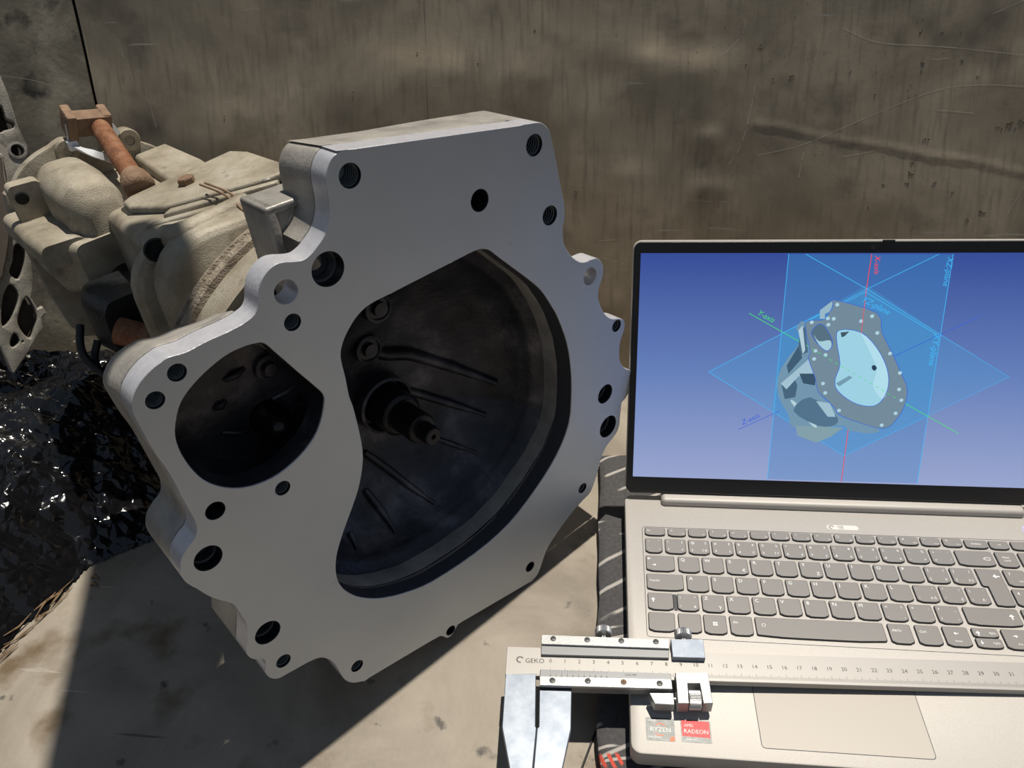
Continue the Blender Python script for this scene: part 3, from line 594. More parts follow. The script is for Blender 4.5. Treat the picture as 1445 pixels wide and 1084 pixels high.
# bell exterior, joint ring, flange discs
BX = (-60.0, 178.0)
bm = bmesh.new(); add_lathe(bm, [(146, -T_FL + 2), (152, -62), (150, -98)], (BX[0], BX[1], 0), (0, 0, 1), 96)
for v in bm.verts:
    if v.co.y < 60: v.co.y = 60 + (v.co.y - 60) * .5
    if v.co.x > 70: v.co.x = 70 + (v.co.x - 70) * .35
    if v.co.x < -112 and v.co.y > 185: v.co.z = min(v.co.z, -70)
bm_obj('bell_shell', bm, M['dusty'], GB, smooth=50)
def trim_left(bm):
    for v in bm.verts:
        lim = -176 if v.co.y > 245 else -176 + (245 - v.co.y) * .8
        if v.co.x < lim: v.co.x = lim + (v.co.x - lim) * .1
def squash(bm):
    for v in bm.verts:
        if v.co.y < 60: v.co.y = 60 + (v.co.y - 60) * .5
        if v.co.x > 60: v.co.x = 60 + (v.co.x - 60) * .35
bm = bmesh.new(); add_lathe(bm, [(150, -98), (154, -99), (155.5, -103), (152, -105), (152, -107), (155, -109), (154, -113), (146, -114)], (BX[0], BX[1], 0), (0, 0, 1), 96); squash(bm)
for v in bm.verts: v.co += Vector((0, 0, 0.9 * noise.noise(v.co / 4)))
bm_obj('joint_ring', bm, mat('stained_joint', [(.10, .075, .05), (.30, .25, .19), (.42, .36, .28)], .15, .7, 120, 8, bump=.8, bscale=700), GB)['label'] = 'dirty stained seam around the bell'
bm = bmesh.new(); add_lathe(bm, [(150, -113), (118, -115), (112, -130), (112, -205)], (BX[0], BX[1], 0), (0, 0, 1), 96); squash(bm)
bm_obj('bell_neck', bm, M['dusty'], GB)
bm = bmesh.new(); add_lathe(bm, [(108, -124), (138, -124), (141, -125.5), (141, -127), (138, -129), (108, -129)], (BX[0], BX[1], 0), (0, 0, 1), 96); squash(bm)
bm_obj('bell_lip', bm, M['dusty'], GB)
bm = bmesh.new(); add_tube(bm, catmull([G_ELBOW[0], G_ELBOW[1], (-70, 302, 190)], 6, False), 1, 4)
bm.free(); bm = bmesh.new()
e0, e1 = G_ELBOW; Q = [Vector((e0[0] - 6, e0[1] - 4, -e0[2] - 24)), Vector((e0[0], e0[1], -e0[2] - 8)), Vector((e1[0], e1[1] + 2, -e1[2] - 12)), Vector((e1[0] + 25, e1[1] + 4, -e1[2] - 16))]
add_tube(bm, catmull(Q, 5, False), 9, 16); bm_obj('breather_elbow', bm, M['dusty'], GB, smooth=60)
# main case: loft of rounded sections
def section(u0, u1, v0, v1, rad, w, tilt=0.0, k=6):
    pts = []
    for (cx, cy, a0) in ((u1 - rad, v1 - rad, 0), (u0 + rad, v1 - rad, 90), (u0 + rad, v0 + rad, 180), (u1 - rad, v0 + rad, 270)):
        for i in range(k + 1):
            a = math.radians(a0 + 90 * i / k); x = cx + rad * math.cos(a); y = cy + rad * math.sin(a)
            pts.append((x, y + tilt * (x - u0) * max(0, (y - v0) / (v1 - v0)), -w))
    return pts
def loft(name, secs, m, rough=1.0, label=None, sub=3):
    bm = bmesh.new(); full = []
    for a, b in zip(secs, secs[1:]):
        for s in range(sub):
            t = s / sub; full.append([tuple(a[i][j] * (1 - t) + b[i][j] * t for j in range(3)) for i in range(len(a))])
    full.append(secs[-1]); R_ = []
    for sct in full:
        row = []
        for p in sct:
            q = Vector(p); q += Vector((noise.noise(q / 18), noise.noise(q / 18 + Vector((9, 0, 0))), 0)) * rough
            row.append(bm.verts.new(q))
        R_.append(row)
    n = len(R_[0])
    for a, b in zip(R_, R_[1:]):
        for k in range(n): bm.faces.new((a[k], a[(k + 1) % n], b[(k + 1) % n], b[k]))
    bm.faces.new(R_[0]); bm.faces.new(R_[-1][::-1])
    o = bm_obj(name, bm, M[m], GB, smooth=45)
    if label: o['label'] = label
    return o
loft('case_flange', [section(-152, -26, 72, 306, 38, 165), section(-157, -22, 72, 311, 42, 169), section(-159, -20, 72, 313, 42, 186), section(-156, -22, 72, 310, 40, 191)], 'dusty', .3, 'pale broad flange with rounded corners in front of the case')
loft('flange_neck', [section(-143, -30, 75, 297, 34, 188), section(-143, -30, 75, 297, 34, 206)], 'dusty', .3)
loft('case_flange', [section(-163, -26, 72, 298, 36, 203), section(-167, -24, 72, 302, 38, 206), section(-167, -24, 72, 302, 38, 218), section(-160, -26, 72, 298, 36, 223)], 'dusty', .3)
loft('main_case', [section(-138, -30, 72, 292, 20, 204, .10), section(-146, -34, 70, 297, 9, 214, .12), section(-146, -30, 70, 297, 8, 240, .13), section(-142, -22, 75, 294, 8, 300, .13), section(-140, -18, 80, 292, 8, 330, .13)], 'dusty', .7, 'dusty pale main casing of the gearbox')
# raised cover plates and ridges along the top of the case
def top_v(u_, w): return 297 - (w - 212) * .045 + .13 * (u_ + 146)
def slab(name, pts, h, m, base=-3.0, bev=1.4, parent=GB):
    """plate lying on the sloping top of the case: outline given as (u, w)"""
    bm = bmesh.new(); top = [bm.verts.new((x, top_v(x, w) + h, -w)) for x, w in pts]; low = [bm.verts.new((x, top_v(x, w) + base, -w)) for x, w in pts]
    bm.faces.new(top); bm.faces.new(low[::-1]); n = len(pts)
    for k in range(n): bm.faces.new((top[k], low[k], low[(k + 1) % n], top[(k + 1) % n]))
    es = [e for e in bm.edges if e.verts[0] in top and e.verts[1] in top]
    bmesh.ops.bevel(bm, geom=es, offset=bev, segments=3, affect='EDGES', profile=.5)
    return bm_obj(name, bm, M[m], parent)
slab('top_cover', [(-118, 326), (-126, 320), (-128, 300), (-112, 262), (-44, 216), (-28, 214), (-22, 226), (-20, 300), (-26, 324)], 6.5, 'dusty', bev=2.5)['label'] = 'raised top cover plate'
slab('cover_gasket', [(-120, 329), (-129, 322), (-131, 299), (-113, 259.5), (-45, 213), (-26, 211), (-19.5, 224), (-17.5, 302), (-24, 327)], 1.2, 'near_black', bev=.3)
for k_ in (0, 1):
    bm = bmesh.new(); add_tube(bm, catmull([(-86 + 4 * k_, 318, -246), (-83 + 4 * k_, 317, -215), (-84 + 4 * k_, 315, -190), (-86 + 4 * k_, 306, -152)], 4, False), .9, 8)
    bm_obj('bent_wire', bm, M['rust_light'], GB, smooth=60)
slab('cover_ridge', [(-118, 252), (-110, 258), (-40, 208), (-44, 203)], 5.0, 'dusty', bev=2)
slab('cover_ridge', [(-134, 250), (-126, 254), (-52, 203), (-60, 199)], 3.0, 'dusty', bev=2)
for gi, (x, y, w) in enumerate(G_BOLT):
    bm = bmesh.new()
    if gi == 0: add_lathe(bm, [(7.0, -6), (7.0, 7.5), (6.3, 8.4), (.1, 8.6)], (x, top_v(x, w) + 3.5, -w), (-.12, 1, 0), 6, cap=False); bm_obj('hex_bolt', bm, M['rust_light'], GB, smooth=20)['label'] = 'rusty square bolt head'
    else: add_lathe(bm, [(6, -4), (6, 2), (5, 3), (4.2, 3), (4.2, -1), (3, -1), (2.9, 2), (.1, 2.2)], (x, top_v(x, w) + 3.2, -w), (-.12, 1, 0), 20); bm_obj('round_bolt', bm, M['cast'], GB)
# dark bore in the front left corner of the case
bm = bmesh.new(); x, y, w = G_HOLE[0]
add_lathe(bm, [(8.5, 1.0), (7.2, 1.6), (6.4, .6), (6.2, .5), (.1, .45)], (x - 2, y - 14, -196), (0, 0, 1), 28); bm_obj('case_hole', bm, M['near_black'], GB)['label'] = 'dark bolt hole in the case corner'
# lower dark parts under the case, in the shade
loft('lower_case', [section(-175, -60, 60, 190, 20, 196), section(-178, -60, 75, 196, 20, 260), section(-170, -60, 105, 190, 20, 330)], 'near_black', 2.5)
bm = bmesh.new(); a = Vector(G_TUBE[0]); b = Vector(G_TUBE[1])
add_tube(bm, [(a.x - 2, a.y, -a.z), (b.x + 22, b.y - 4, -b.z + 35)], 10.5, 20); bm_obj('pipe_stub', bm, M['rust'], GB, smooth=60)['label'] = 'rusty red pipe stub'
loft('mount_block', [section(-184, -140, 200, 250, 12, 262), section(-188, -140, 195, 252, 12, 300), section(-184, -140, 200, 250, 12, 318)], 'near_black', 1.5)
for k in range(2):
    bm = bmesh.new(); y0 = 225 - 14 * k
    add_tube(bm, catmull([(-196 + 6 * k, y0, -300 + 8 * k), (-205 + 5 * k, y0 - 18, -285), (-195 + 8 * k, y0 - 42, -268 + 6 * k), (-180 + 8 * k, y0 - 60, -255)], 5, False), 3.2, 8)
    bm_obj('hose', bm, M['rubber'], GB, smooth=60)
# tail housing
loft('tail_lower', [section(-160, -60, 120, 250, 15, 328), section(-166, -60, 135, 250, 15, 380), section(-160, -60, 145, 250, 15, 440)], 'near_black', 2)
loft('tail_housing', [section(-172, -34, 236, 276, 8, 328, .05), section(-188, -34, 232, 281, 9, 350, .05), section(-190, -36, 236, 284, 9, 420, .06), section(-184, -40, 240, 290, 9, 446, .06)], 'dusty', .9, 'dusty tail casing at the rear of the gearbox')
loft('hump', [section(-152, -124, 250, 300, 12, 330), section(-166, -119, 250, 318, 19, 344), section(-168, -118, 250, 323, 19, 380), section(-166, -118, 250, 323, 19, 415), section(-160, -122, 250, 312, 14, 436)], 'dusty', .9)
loft('side_slab', [section(-72, -34, 250, 291, 4, 330, .1), section(-74, -34, 250, 296, 4, 380, .1), section(-74, -40, 250, 302, 4, 440, .1)], 'dusty', .5)
loft('side_ledge', [section(-196, -160, 262, 281, 7, 334), section(-199, -160, 266, 286, 7, 360), section(-199, -160, 262, 286, 7, 436)], 'dusty', .7)
loft('side_lug', [section(-190, -164, 270, 316, 5, 398), section(-190, -164, 270, 318, 5, 408)], 'dusty', .4, sub=1)
bm = bmesh.new(); add_lathe(bm, [(5.2, -397.2), (4.4, -396.8), (4.2, -397.6), (.1, -397.7)], (-182, 305, 0), (0, 0, 1), 20); bm_obj('lug_hole', bm, M['near_black'], GB)
rim_o = [(-190, 285), (-178, 305), (-167, 316), (-152, 324), (-138, 328), (-129, 331), (-118, 327), (-112, 315), (-97, 310), (-86, 314), (-78, 324), (-68, 322), (-62, 312), (-52, 305), (-37, 291), (-24, 272), (-24, 160), (-60, 145), (-150, 145), (-185, 165)]
rr_ = flat('rear_rim', [[tuple(p) for p in catmull(rim_o, 3)]], -456, -444, M['dusty'], GB, bevel=2, seg=2)
for (x, y, w) in G_LUG:
    bm = bmesh.new(); add_lathe(bm, [(.1, -441), (4.6, -441), (4.6, -440), (9.5, -440.5), (10.5, -443), (10.5, -455), (9.5, -457), (4.6, -457), (4.4, -446)], (x, y - 2, 0), (0, 0, 1), 24)
    bm_obj('rear_lug', bm, M['dusty'], GB)
# shift rod with its forked end
r0, r1_ = Vector(G_ROD[0]), Vector(G_ROD[1]); r0.z *= -1; r1_.z *= -1
dirv = (r1_ - r0).normalized()
bm = bmesh.new(); add_tube(bm, [r0 - dirv * 10, r0, r0.lerp(r1_, .5), r1_ + dirv * 2], [8.6, 8.6, 8.4, 8.4], 20)
rod = bm_obj('shift_rod', bm, M['rust'], GB, smooth=60); rod['label'] = 'rusty orange shift rod'
hc = Vector((-102, 341, -437)); xx = Vector((1, -.17, 0)).normalized(); zz = dirv.cross(xx).normalized(); yy = zz.cross(xx).normalized()
hm = Matrix((xx, dirv, xx.cross(dirv).normalized())).transposed().to_4x4(); hm.translation = hc
bm = bmesh.new(); add_box(bm, (-18, -9, -9), (18, 8, 9), 2.0); add_box(bm, (-19, -12, -12), (-11, 14, 12), 2.0); add_box(bm, (11, -8, -10), (19, 14, 10), 2.0)
bmesh.ops.transform(bm, matrix=hm, verts=bm.verts); bm_obj('rod_head', bm, M['rust_light'], GB)['label'] = 'brown forked rod head'
bm = bmesh.new(); add_lathe(bm, [(.1, -13), (9, -12.6), (12, -10), (13, -6), (12.5, 0), (11, 3), (11.6, 5), (10, 9), (8.6, 11)], r0 - dirv * 8, dirv, 24); bm_obj('rod_boot', bm, M['rust_light'], GB, smooth=50)

# ---------------------------------------------------------------- cable tie on the rod (its own thing)
gm = frame(GB_LOC, GB_ROT)
def band(name, chains, w, th, m, label, cat):
    bm = bmesh.new()
    for ch in chains:
        Q = catmull(ch, 6, False); up = Vector((0.2, .3, 1)).normalized(); prev = None
        for i, p in enumerate(Q):
            t = (Q[min(i + 1, len(Q) - 1)] - Q[max(i - 1, 0)]).normalized(); s = t.cross(up).normalized(); b = s.cross(t)
            row = [bm.verts.new(p + s * w / 2 * a + b * th / 2 * c) for a, c in ((1, 1), (-1, 1), (-1, -1), (1, -1))]
            if prev:
                for k in range(4): bm.faces.new((prev[k], prev[(k + 1) % 4], row[(k + 1) % 4], row[k]))
            else: bm.faces.new(row)
            prev = row
        bm.faces.new(prev[::-1])
    bmesh.ops.transform(bm, matrix=gm @ Matrix.Identity(4) if False else Matrix.Identity(4), verts=bm.verts)
    o = bm_obj(name, bm, m); o.matrix_world = gm
    return tag(o, label, cat)
g = lambda t: (t[0], t[1], -t[2])
ta, tb, tcn = [[g(p) for p in L] for L in G_TIE]
tie = band('cable_tie', [ta[:3] + tb[1:]], 6.0, 1.8, M['nylon'], 'white nylon cable tie looped around the rusty rod head and rear lug', 'cable tie')
t2 = band('tie_loop', [tcn], 6.0, 1.8, M['nylon'], None, None); t2.parent = tie; t2.matrix_parent_inverse = tie.matrix_world.inverted()
bm = bmesh.new(); h = Vector(ta[2]); add_box(bm, h - Vector((4.2, 4.2, 4)), h + Vector((4.2, 4.2, 4)), 1.0)
bm_obj('tie_lock', bm, M['nylon'], tie)

# ---------------------------------------------------------------- aluminium housing at the left edge of the picture
LH = empty('bell_housing', frame(LH_LOC, LH_ROT))
tag(LH, 'pale aluminium housing with webbed triangular cutouts standing on the black bag at the left edge', 'housing')
lout = [tuple(p) for p in LH_OUT]
flat('webbed_flange', [lout] + [[tuple(p) for p in catmull(c, 3)] for c in LH_CUTS] + [circ(LH_HOLE[0][0], LH_HOLE[0][1], 5.6, 24), circ(20, 25, .6, 8)], -24, 0, M['dusty_grey'], LH, bevel=1.6, seg=2)
bm = bmesh.new(); add_lathe(bm, [(8.2, -.5), (8.2, 1.2), (6.0, 1.4), (5.6, .2)], (LH_HOLE[0][0], LH_HOLE[0][1], 0), (0, 0, 1), 24); bm_obj('bolt_boss', bm, M['cast'], LH)
flat('inner_web', [[(p[0] * .96 - 2, p[1] * .97 + 5) for p in lout]], -30, -24.5, mat('brown_cast_inner', [(.06, .045, .035), (.13, .10, .08)], .1, .6, 40), LH, smooth=0)
dsc = [tuple(p) for p in catmull(LH_BORE, 4)]
flat('bore_ring', [dsc], 0.2, 5.0, M['dusty_grey'], LH, bevel=1.0)
cxx = sum(p[0] for p in dsc) / len(dsc); cyy = sum(p[1] for p in dsc) / len(dsc)
flat('bore_cover', [[(cxx + (p[0] - cxx) * .93, cyy + (p[1] - cyy) * .97) for p in dsc]], 3.0, 6.0, mat('brown_dull_cover', [(.10, .08, .062), (.16, .13, .105)], .2, .55, 20), LH, bevel=.8)

# ---------------------------------------------------------------- black polythene bag
BAG = [(-1000, -10), (-640, -20), (-560, 20), (-499, 62), (-495, 90), (-484, 105), (-479, 127), (-474, 152), (-430, 185), (-385, 205), (-345, 215), (-330, 260), (-350, 330), (-400, 425), (-560, 462), (-1000, 462)]
def inside_d(x, y):
    ins = False; n = len(BAG); d = 1e9
    for i in range(n):
        (ax, ay), (bx, by) = BAG[i], BAG[(i + 1) % n]
        if (ay > y) != (by > y) and x < (bx - ax) * (y - ay) / (by - ay) + ax: ins = not ins
        t = max(0, min(1, ((x - ax) * (bx - ax) + (y - ay) * (by - ay)) / ((bx - ax) ** 2 + (by - ay) ** 2)))
        d = min(d, math.hypot(x - ax - t * (bx - ax), y - ay - t * (by - ay)))
    return d if ins else -d
def bag_h(x, y):
    d = inside_d(x, y)
    if d <= 0: return None
    lim = 84 if x < -530 else max(7, 92 - (x + 530) * 1.0)
    if y > 380: lim *= max(.5, 1 - (y - 380) / 180)
    lim -= 22 * math.exp(-((x + 617) ** 2 + (y - 335) ** 2) / (2 * 32 ** 2))
    base = lim * (1 - math.exp(-d / 45))
    w1 = Vector((noise.noise(Vector((x / 50, y / 50, 1))), noise.noise(Vector((x / 50, y / 50, 7))), 0))
    v = Vector((x * .8 + y * .3, y - x * .25, 0)) + 14 * w1
    f1 = noise.voronoi(v / 40)[0]; f2 = noise.voronoi(v / 16 + Vector((5, 3, 0)))[0]
    r1 = 1 - abs(noise.noise(Vector((v.x / 34, v.y / 22, 3)))) * 2.2; r2 = 1 - abs(noise.noise(Vector((v.x / 14, v.y / 9, 8)))) * 2.2
    k = min(1, d / 25)
    return -34.4 + .6 + base + k * (-13 * (f1[1] - f1[0]) - 6 * (f2[1] - f2[0]) + 9 * r1 + 3.2 * r2) * (.45 if base < 20 else .9)
bm = bmesh.new(); st_ = 2.6; V = {}
nx_, ny_ = int(560 / st_), int(490 / st_)
for i in range(nx_):
    for j in range(ny_):
        x = -880 + i * st_ + 1.0 * noise.noise(Vector((i * .9, j * .9, 0))); y = -25 + j * st_
        h_ = bag_h(x, y)
        if h_ is not None: V[i, j] = bm.verts.new((x, y, max(h_, -33.8)))
for i in range(nx_ - 1):
    for j in range(ny_ - 1):
        q = [V.get(k) for k in ((i, j), (i + 1, j), (i + 1, j + 1), (i, j + 1))]
        if None not in q: bm.faces.new(q)
tag(bm_obj('plastic_bag', bm, M['plastic'], smooth=48), 'crumpled glossy black plastic bag lying on the bench left of the gearbox', 'bag')
rnd = random.Random(11)
for k in range(14):
    t = (k + .5) / 14; x = -494 + 22 * t + rnd.uniform(-9, 5); y = 60 + 75 * t + rnd.uniform(-8, 8); L = rnd.uniform(10, 26); a = math.radians(rnd.uniform(50, 82))
    bm = bmesh.new(); wd = rnd.uniform(.8, 2.0)
    P = [Vector((x - math.cos(a) * L / 2, y - math.sin(a) * L / 2, 0)), Vector((x, y, 0)), Vector((x + math.cos(a) * L / 2, y + math.sin(a) * L / 2, 0))]
    for p in P:
        hh = bag_h(p.x, p.y); p.z = (hh if hh is not None else -34.4) + wd * .5 + 1.2
    add_tube(bm, P, [wd * .2, wd * .55, wd * .15], 5)
    o = bm_obj('wood_splinter', bm, M['wood'], smooth=0)
    nth = ('nearest', 'second nearest', 'third nearest', 'fourth nearest', 'fifth nearest', 'sixth nearest', 'seventh nearest', 'eighth nearest', 'ninth nearest', 'tenth nearest', 'fifth from the far end', 'fourth from the far end', 'third from the far end', 'second from the far end')
    tag(o, ('thin brown wood splinter on the bag edge, ' + nth[k] + (' the viewer' if k < 10 else '')) if k < 13 else 'thin brown wood splinter on the bag edge, closest to the bark chips', 'splinter', 'wood splinters along the bag edge')
for k, (x, y) in enumerate(((-462, 141), (-458, 133))):
    bm = bmesh.new(); add_tube(bm, [(x - 4, y, -33.6), (x, y + 2, -31.8), (x + 4, y - 1, -33.6)], [.6, 1.6, .4], 5)
    tag(bm_obj('bark_chip', bm, M['wood'], smooth=0), ('small curled bark chip at the tip of the sunlit strip of bench', 'pale sliver of bark just in front of the curled chip')[k], 'bark chip')

# ---------------------------------------------------------------- patterned cloth under the laptop
m = mat('patterned_fabric', [(.045, .044, .046), (.075, .073, .075)], 0, .85, 300, 3, bump=.3, bscale=1800)
def cloth_lines(m, col, sc, thr, rot, dist, mask=None):
    nt = m.node_tree; N = nt.nodes; K = nt.links; b = N['Principled BSDF']
    t = N.new('ShaderNodeTexCoord'); mp = N.new('ShaderNodeMapping'); K.new(t.outputs['Object'], mp.inputs[0]); mp.inputs['Rotation'].default_value = (0, 0, rot)
    wv = N.new('ShaderNodeTexWave'); wv.inputs['Scale'].default_value = sc; wv.inputs['Distortion'].default_value = dist; wv.inputs['Detail'].default_value = 1; wv.inputs['Detail Scale'].default_value = .35
    K.new(mp.outputs[0], wv.inputs['Vector'])
    gt = N.new('ShaderNodeMapRange'); gt.inputs[1].default_value = thr; gt.inputs[2].default_value = thr + .06; K.new(wv.outputs['Fac'], gt.inputs[0])
    src = gt.outputs[0]
    if mask:
        nz = N.new('ShaderNodeTexNoise'); nz.inputs['Scale'].default_value = mask[0]; K.new(t.outputs['Object'], nz.inputs['Vector'])
        g2 = N.new('ShaderNodeMapRange'); g2.inputs[1].default_value = mask[1]; g2.inputs[2].default_value = mask[1] + .03; K.new(nz.outputs[0], g2.inputs[0])
        mu = N.new('ShaderNodeMath'); mu.operation = 'MULTIPLY'; K.new(src, mu.inputs[0]); K.new(g2.outputs[0], mu.inputs[1]); src = mu.outputs[0]
    mx = N.new('ShaderNodeMix'); mx.data_type = 'RGBA'; K.new(src, mx.inputs[0]); s = b.inputs['Base Color']
    K.new(s.links[0].from_socket, mx.inputs[6]); mx.inputs[7].default_value = (*col, 1); K.new(mx.outputs[2], s)
cloth_lines(m, (.40, .375, .35), 15, .93, .9, 9.0, (12, .45))
cloth_lines(m, (.40, .375, .35), 34, .86, 1.35, 6.0, (18, .56))
cloth_lines(m, (.55, .08, .05), 60, .55, -.5, 2.0, (24, .66))
bm = bmesh.new(); nx, ny = 70, 60; x0, x1, y0, y1 = -21.0, 384.0, -16.0, 306.0
def cz(x, y): return -19.6 - 1.6 * abs(noise.noise(Vector((x / 60, y / 60, 2)))) - .8 * abs(noise.noise(Vector((x / 20, y / 20, 4))))
top = []
for j in range(ny + 1):
    row = []
    for i in range(nx + 1):
        fx, fy = i / nx, j / ny; x = x0 + (x1 - x0) * fx; y = y0 + (y1 - y0) * fy
        if i == 0: x += 2.2 * noise.noise(Vector((y / 40, 1, 1))) + (8 * max(0, (30 - y) / 46) ** 2 if y < 30 else 0)
        if j == ny: y += 3 * noise.noise(Vector((x / 50, 2, 2))) + .022 * x
        e = min(i, nx - i, j, ny - j); row.append(bm.verts.new((x, y, cz(x, y) - (1.5 if e == 0 else 0))))
    top.append(row)
for j in range(ny):
    for i in range(nx): bm.faces.new((top[j][i], top[j][i + 1], top[j + 1][i + 1], top[j + 1][i]))
rim = top[0][:] + [top[j][nx] for j in range(1, ny + 1)] + top[ny][-2::-1] + [top[j][0] for j in range(ny - 1, 0, -1)]
cxm, cym = (x0 + x1) / 2, (y0 + y1) / 2; prev = rim
for z_, o_ in ((-22.5, 1.0), (-24.6, .2), (-25.2, -1.2), (-29.2, .8), (-34.3, -.4)):
    cur = []
    for v in rim:
        d = Vector((v.co.x - cxm, (v.co.y - cym) * 1.2)).normalized() * o_; cur.append(bm.verts.new((v.co.x + d.x, v.co.y + d.y, z_)))
    for k in range(len(rim)): bm.faces.new((prev[k], cur[k], cur[(k + 1) % len(rim)], prev[(k + 1) % len(rim)]))
    prev = cur
tag(bm_obj('folded_cloth', bm, m, smooth=60), 'dark grey folded cloth with white lines and red patches under the laptop', 'cloth')

# ---------------------------------------------------------------- laptop
LW, LD, TH = 356.7, 232.0, LID_TH
LP = empty('laptop'); tag(LP, 'open silver laptop on the dark cloth, blue drawing program on its screen', 'laptop')
LP.location = (0, 0, -18.6 * S)
ZB = 18.6                                        # deck height in the laptop's own frame
def rrect(x0, y0, x1, y1, r, k=5):
    out = []
    for (cx, cy, a0) in ((x1 - r, y1 - r, 0), (x0 + r, y1 - r, 90), (x0 + r, y0 + r, 180), (x1 - r, y0 + r, 270)):
        for i in range(k + 1):
            a = math.radians(a0 + 90 * i / k); out.append((cx + r * math.cos(a), cy + r * math.sin(a)))
    return out
flat('base_shell', [rrect(0, 0, LW, LD, 7)], ZB - 15.0, ZB, M['silver'], LP, bevel=1.2, seg=3)
for fx, fy in ((30, 18), (326, 18), (30, 210), (326, 210)):
    bm = bmesh.new(); add_lathe(bm, [(9, 0.0), (9, 3.2), (7, 4.2)], (fx, fy, -.2), (0, 0, 1), 20, cap=True); bm_obj('rubber_foot', bm, M['rubber'], LP)
# keyboard tray: thin dark outline, touchpad outline, hinge gap
def outline(name, loop, w, z, m):
    bm = bmesh.new(); ribbon(bm, list(loop) + [loop[0], loop[1]], w, z); return bm_obj(name, bm, m, LP, smooth=0)
outline('keyboard_rim', rrect(13.8, 87.6, 343, 194.6, 2.5), .45, ZB + .06, M['groove'])
flat('touchpad', [rrect(83.6, 9.3, 189.4, 74.0, 2.5)], ZB - .5, ZB + .12, M['silver_pad'], LP, smooth=0)
outline('touchpad_gap', rrect(83.4, 9.1, 189.6, 74.2, 2.6), .42, ZB + .14, M['groove'])
KEY_MESH = {}
KD = []   # keys: (x0, x1, ytop, h, [legend items])
P0_ = 18.70
def leg(x0, x1, yt, h, tl=None, tr=None, bl=None, br=None, c=None, s=3.3):
    it = []
    if tl: it.append((tl, x0 + 2.0, yt - 3.4, s, 0, 'LEFT'))
    if tr: it.append((tr, x1 - 2.2, yt - 3.4, s, 0, 'RIGHT'))
    if bl: it.append((bl, x0 + 2.0, yt - h + 4.0, s, 0, 'LEFT'))
    if br: it.append((br, x1 - 2.2, yt - h + 4.0, s, 0, 'RIGHT'))
    if c: it.append((c, (x0 + x1) / 2, yt - h / 2, s, 0, 'CENTER'))
    return it
def key(x0, x1, yt, h, **kw): KD.append((x0, x1, yt, h, leg(x0, x1, yt, h, **kw)))
# function row
key(15.8, 32.4, 192.9, 8.6, tl='Esc', s=2.2)
fl_ = ['F1', 'F2', 'F3', 'F4', 'F5', 'F6', 'F7', 'F8', 'F9', 'F10', 'F11', 'F12', 'Insert', 'PrtSc']
sy = ['x', '-', '+', 'x', '-', '+', '=', '>', 'o', '\\', '~', '#', '*', '%']
for i in range(14):
    x = 34.7 + i * 16.64
    KD.append((x, x + 14.7, 192.9, 8.6, [(sy[i], x + 2.6, 190.4, 2.6, 0, 'LEFT'), (fl_[i], x + 13.2, 186.8, 1.7 if i < 12 else 1.5, 0, 'RIGHT')]))
KD.append((267.5, 284.6, 192.2, 8.6, [('Delete', 276, 188.2, 2.7, 0, 'CENTER')]))
for i in range(3):
    x = 285.9 + i * 16.4; KD.append((x, x + 14.5, 192.0, 8.6, [(('>/II', '-', '+')[i], x + 7.2, 187.9, 2.0, 0, 'CENTER')]))
# number row
key(15.7, 29.4, 181.1, 15.2, tl='~', tr='°', bl='`', br=';', s=3.0)
nums = [('!', '1', '1', '+'), ('@', '2', '2', 'ľ ě'), ('#', '3', '3', 'š'), ('$', '4', '4', 'č'), ('%', '5', '5', 'ť ř'), ('^', '6', '6', 'ž'), ('&', '7', '7', 'ý'), ('*', '8', '8', 'á'), ('(', '9', '9', 'í'), (')', '0', '0', 'é'), ('_', '%', '-', '='), ('+', 'ˇ', '=', "'")]
for i, (a, b, c, d) in enumerate(nums): x = 31.6 + i * P0_; key(x, x + 16.7, 181.0, 15.2, tl=a, tr=b, bl=c, br=d, s=3.2)
KD.append((256.5, 284.0, 180.8, 15.2, [('<x', 279, 173, 3.2, 0, 'CENTER')]))
KD.append((286.2, 301.2, 180.7, 15.2, [('Num', 293.5, 175.2, 2.6, 0, 'CENTER'), ('Lock', 293.5, 172.2, 2.6, 0, 'CENTER')]))
for i, t in enumerate('/*-'): x = 303.4 + i * 13; key(x, x + 11.4, 180.7, 15.2, c=t)
# letter rows
KD.append((15.6, 38.0, 162.9, 15.6, [('<-', 18, 159.6, 3.0, 0, 'LEFT'), ('->', 22, 153.4, 3.0, 0, 'LEFT')]))
for i, t in enumerate('QWERTYUIOP'): x = 40.9 + i * P0_; key(x, x + 16.6, 162.8, 15.6, tl=t, br={'E': '€', 'Y': 'Z'}.get(t), s=4.2)
key(40.9 + 10 * P0_, 57.5 + 10 * P0_, 162.8, 15.6, tl='{', tr='/', bl='[', br='ú', s=3.2)
key(40.9 + 11 * P0_, 57.5 + 11 * P0_, 162.8, 15.6, tl='}', tr='(', bl=']', br='ä )', s=3.2)
KD.append((15.4, 43.6, 144.5, 15.6, [('CapsLk', 17.6, 138, 2.6, 0, 'LEFT'), ('.', 42, 142.5, 3, 0, 'RIGHT')]))
for i, t in enumerate('ASDFGHJKL'): x = 46.1 + i * P0_; key(x, x + 16.6, 144.4, 15.6, tl=t, s=4.2)
key(46.1 + 9 * P0_, 62.7 + 9 * P0_, 144.5, 15.6, tl=':', tr='"', bl=';', br='ô ů', s=3.0)
key(46.1 + 10 * P0_, 62.7 + 10 * P0_, 144.6, 15.6, tl='"', tr='!', bl="'", br='§', s=3.0)
key(46.1 + 11 * P0_ + .2, 267.0, 144.6, 15.6, tl='|', tr="'", bl='\\', br='ň ¨', s=3.0)
KD.append((15.5, 34.7, 126.2, 15.6, [('^', 19.5, 119.6, 4.0, 0, 'CENTER')]))
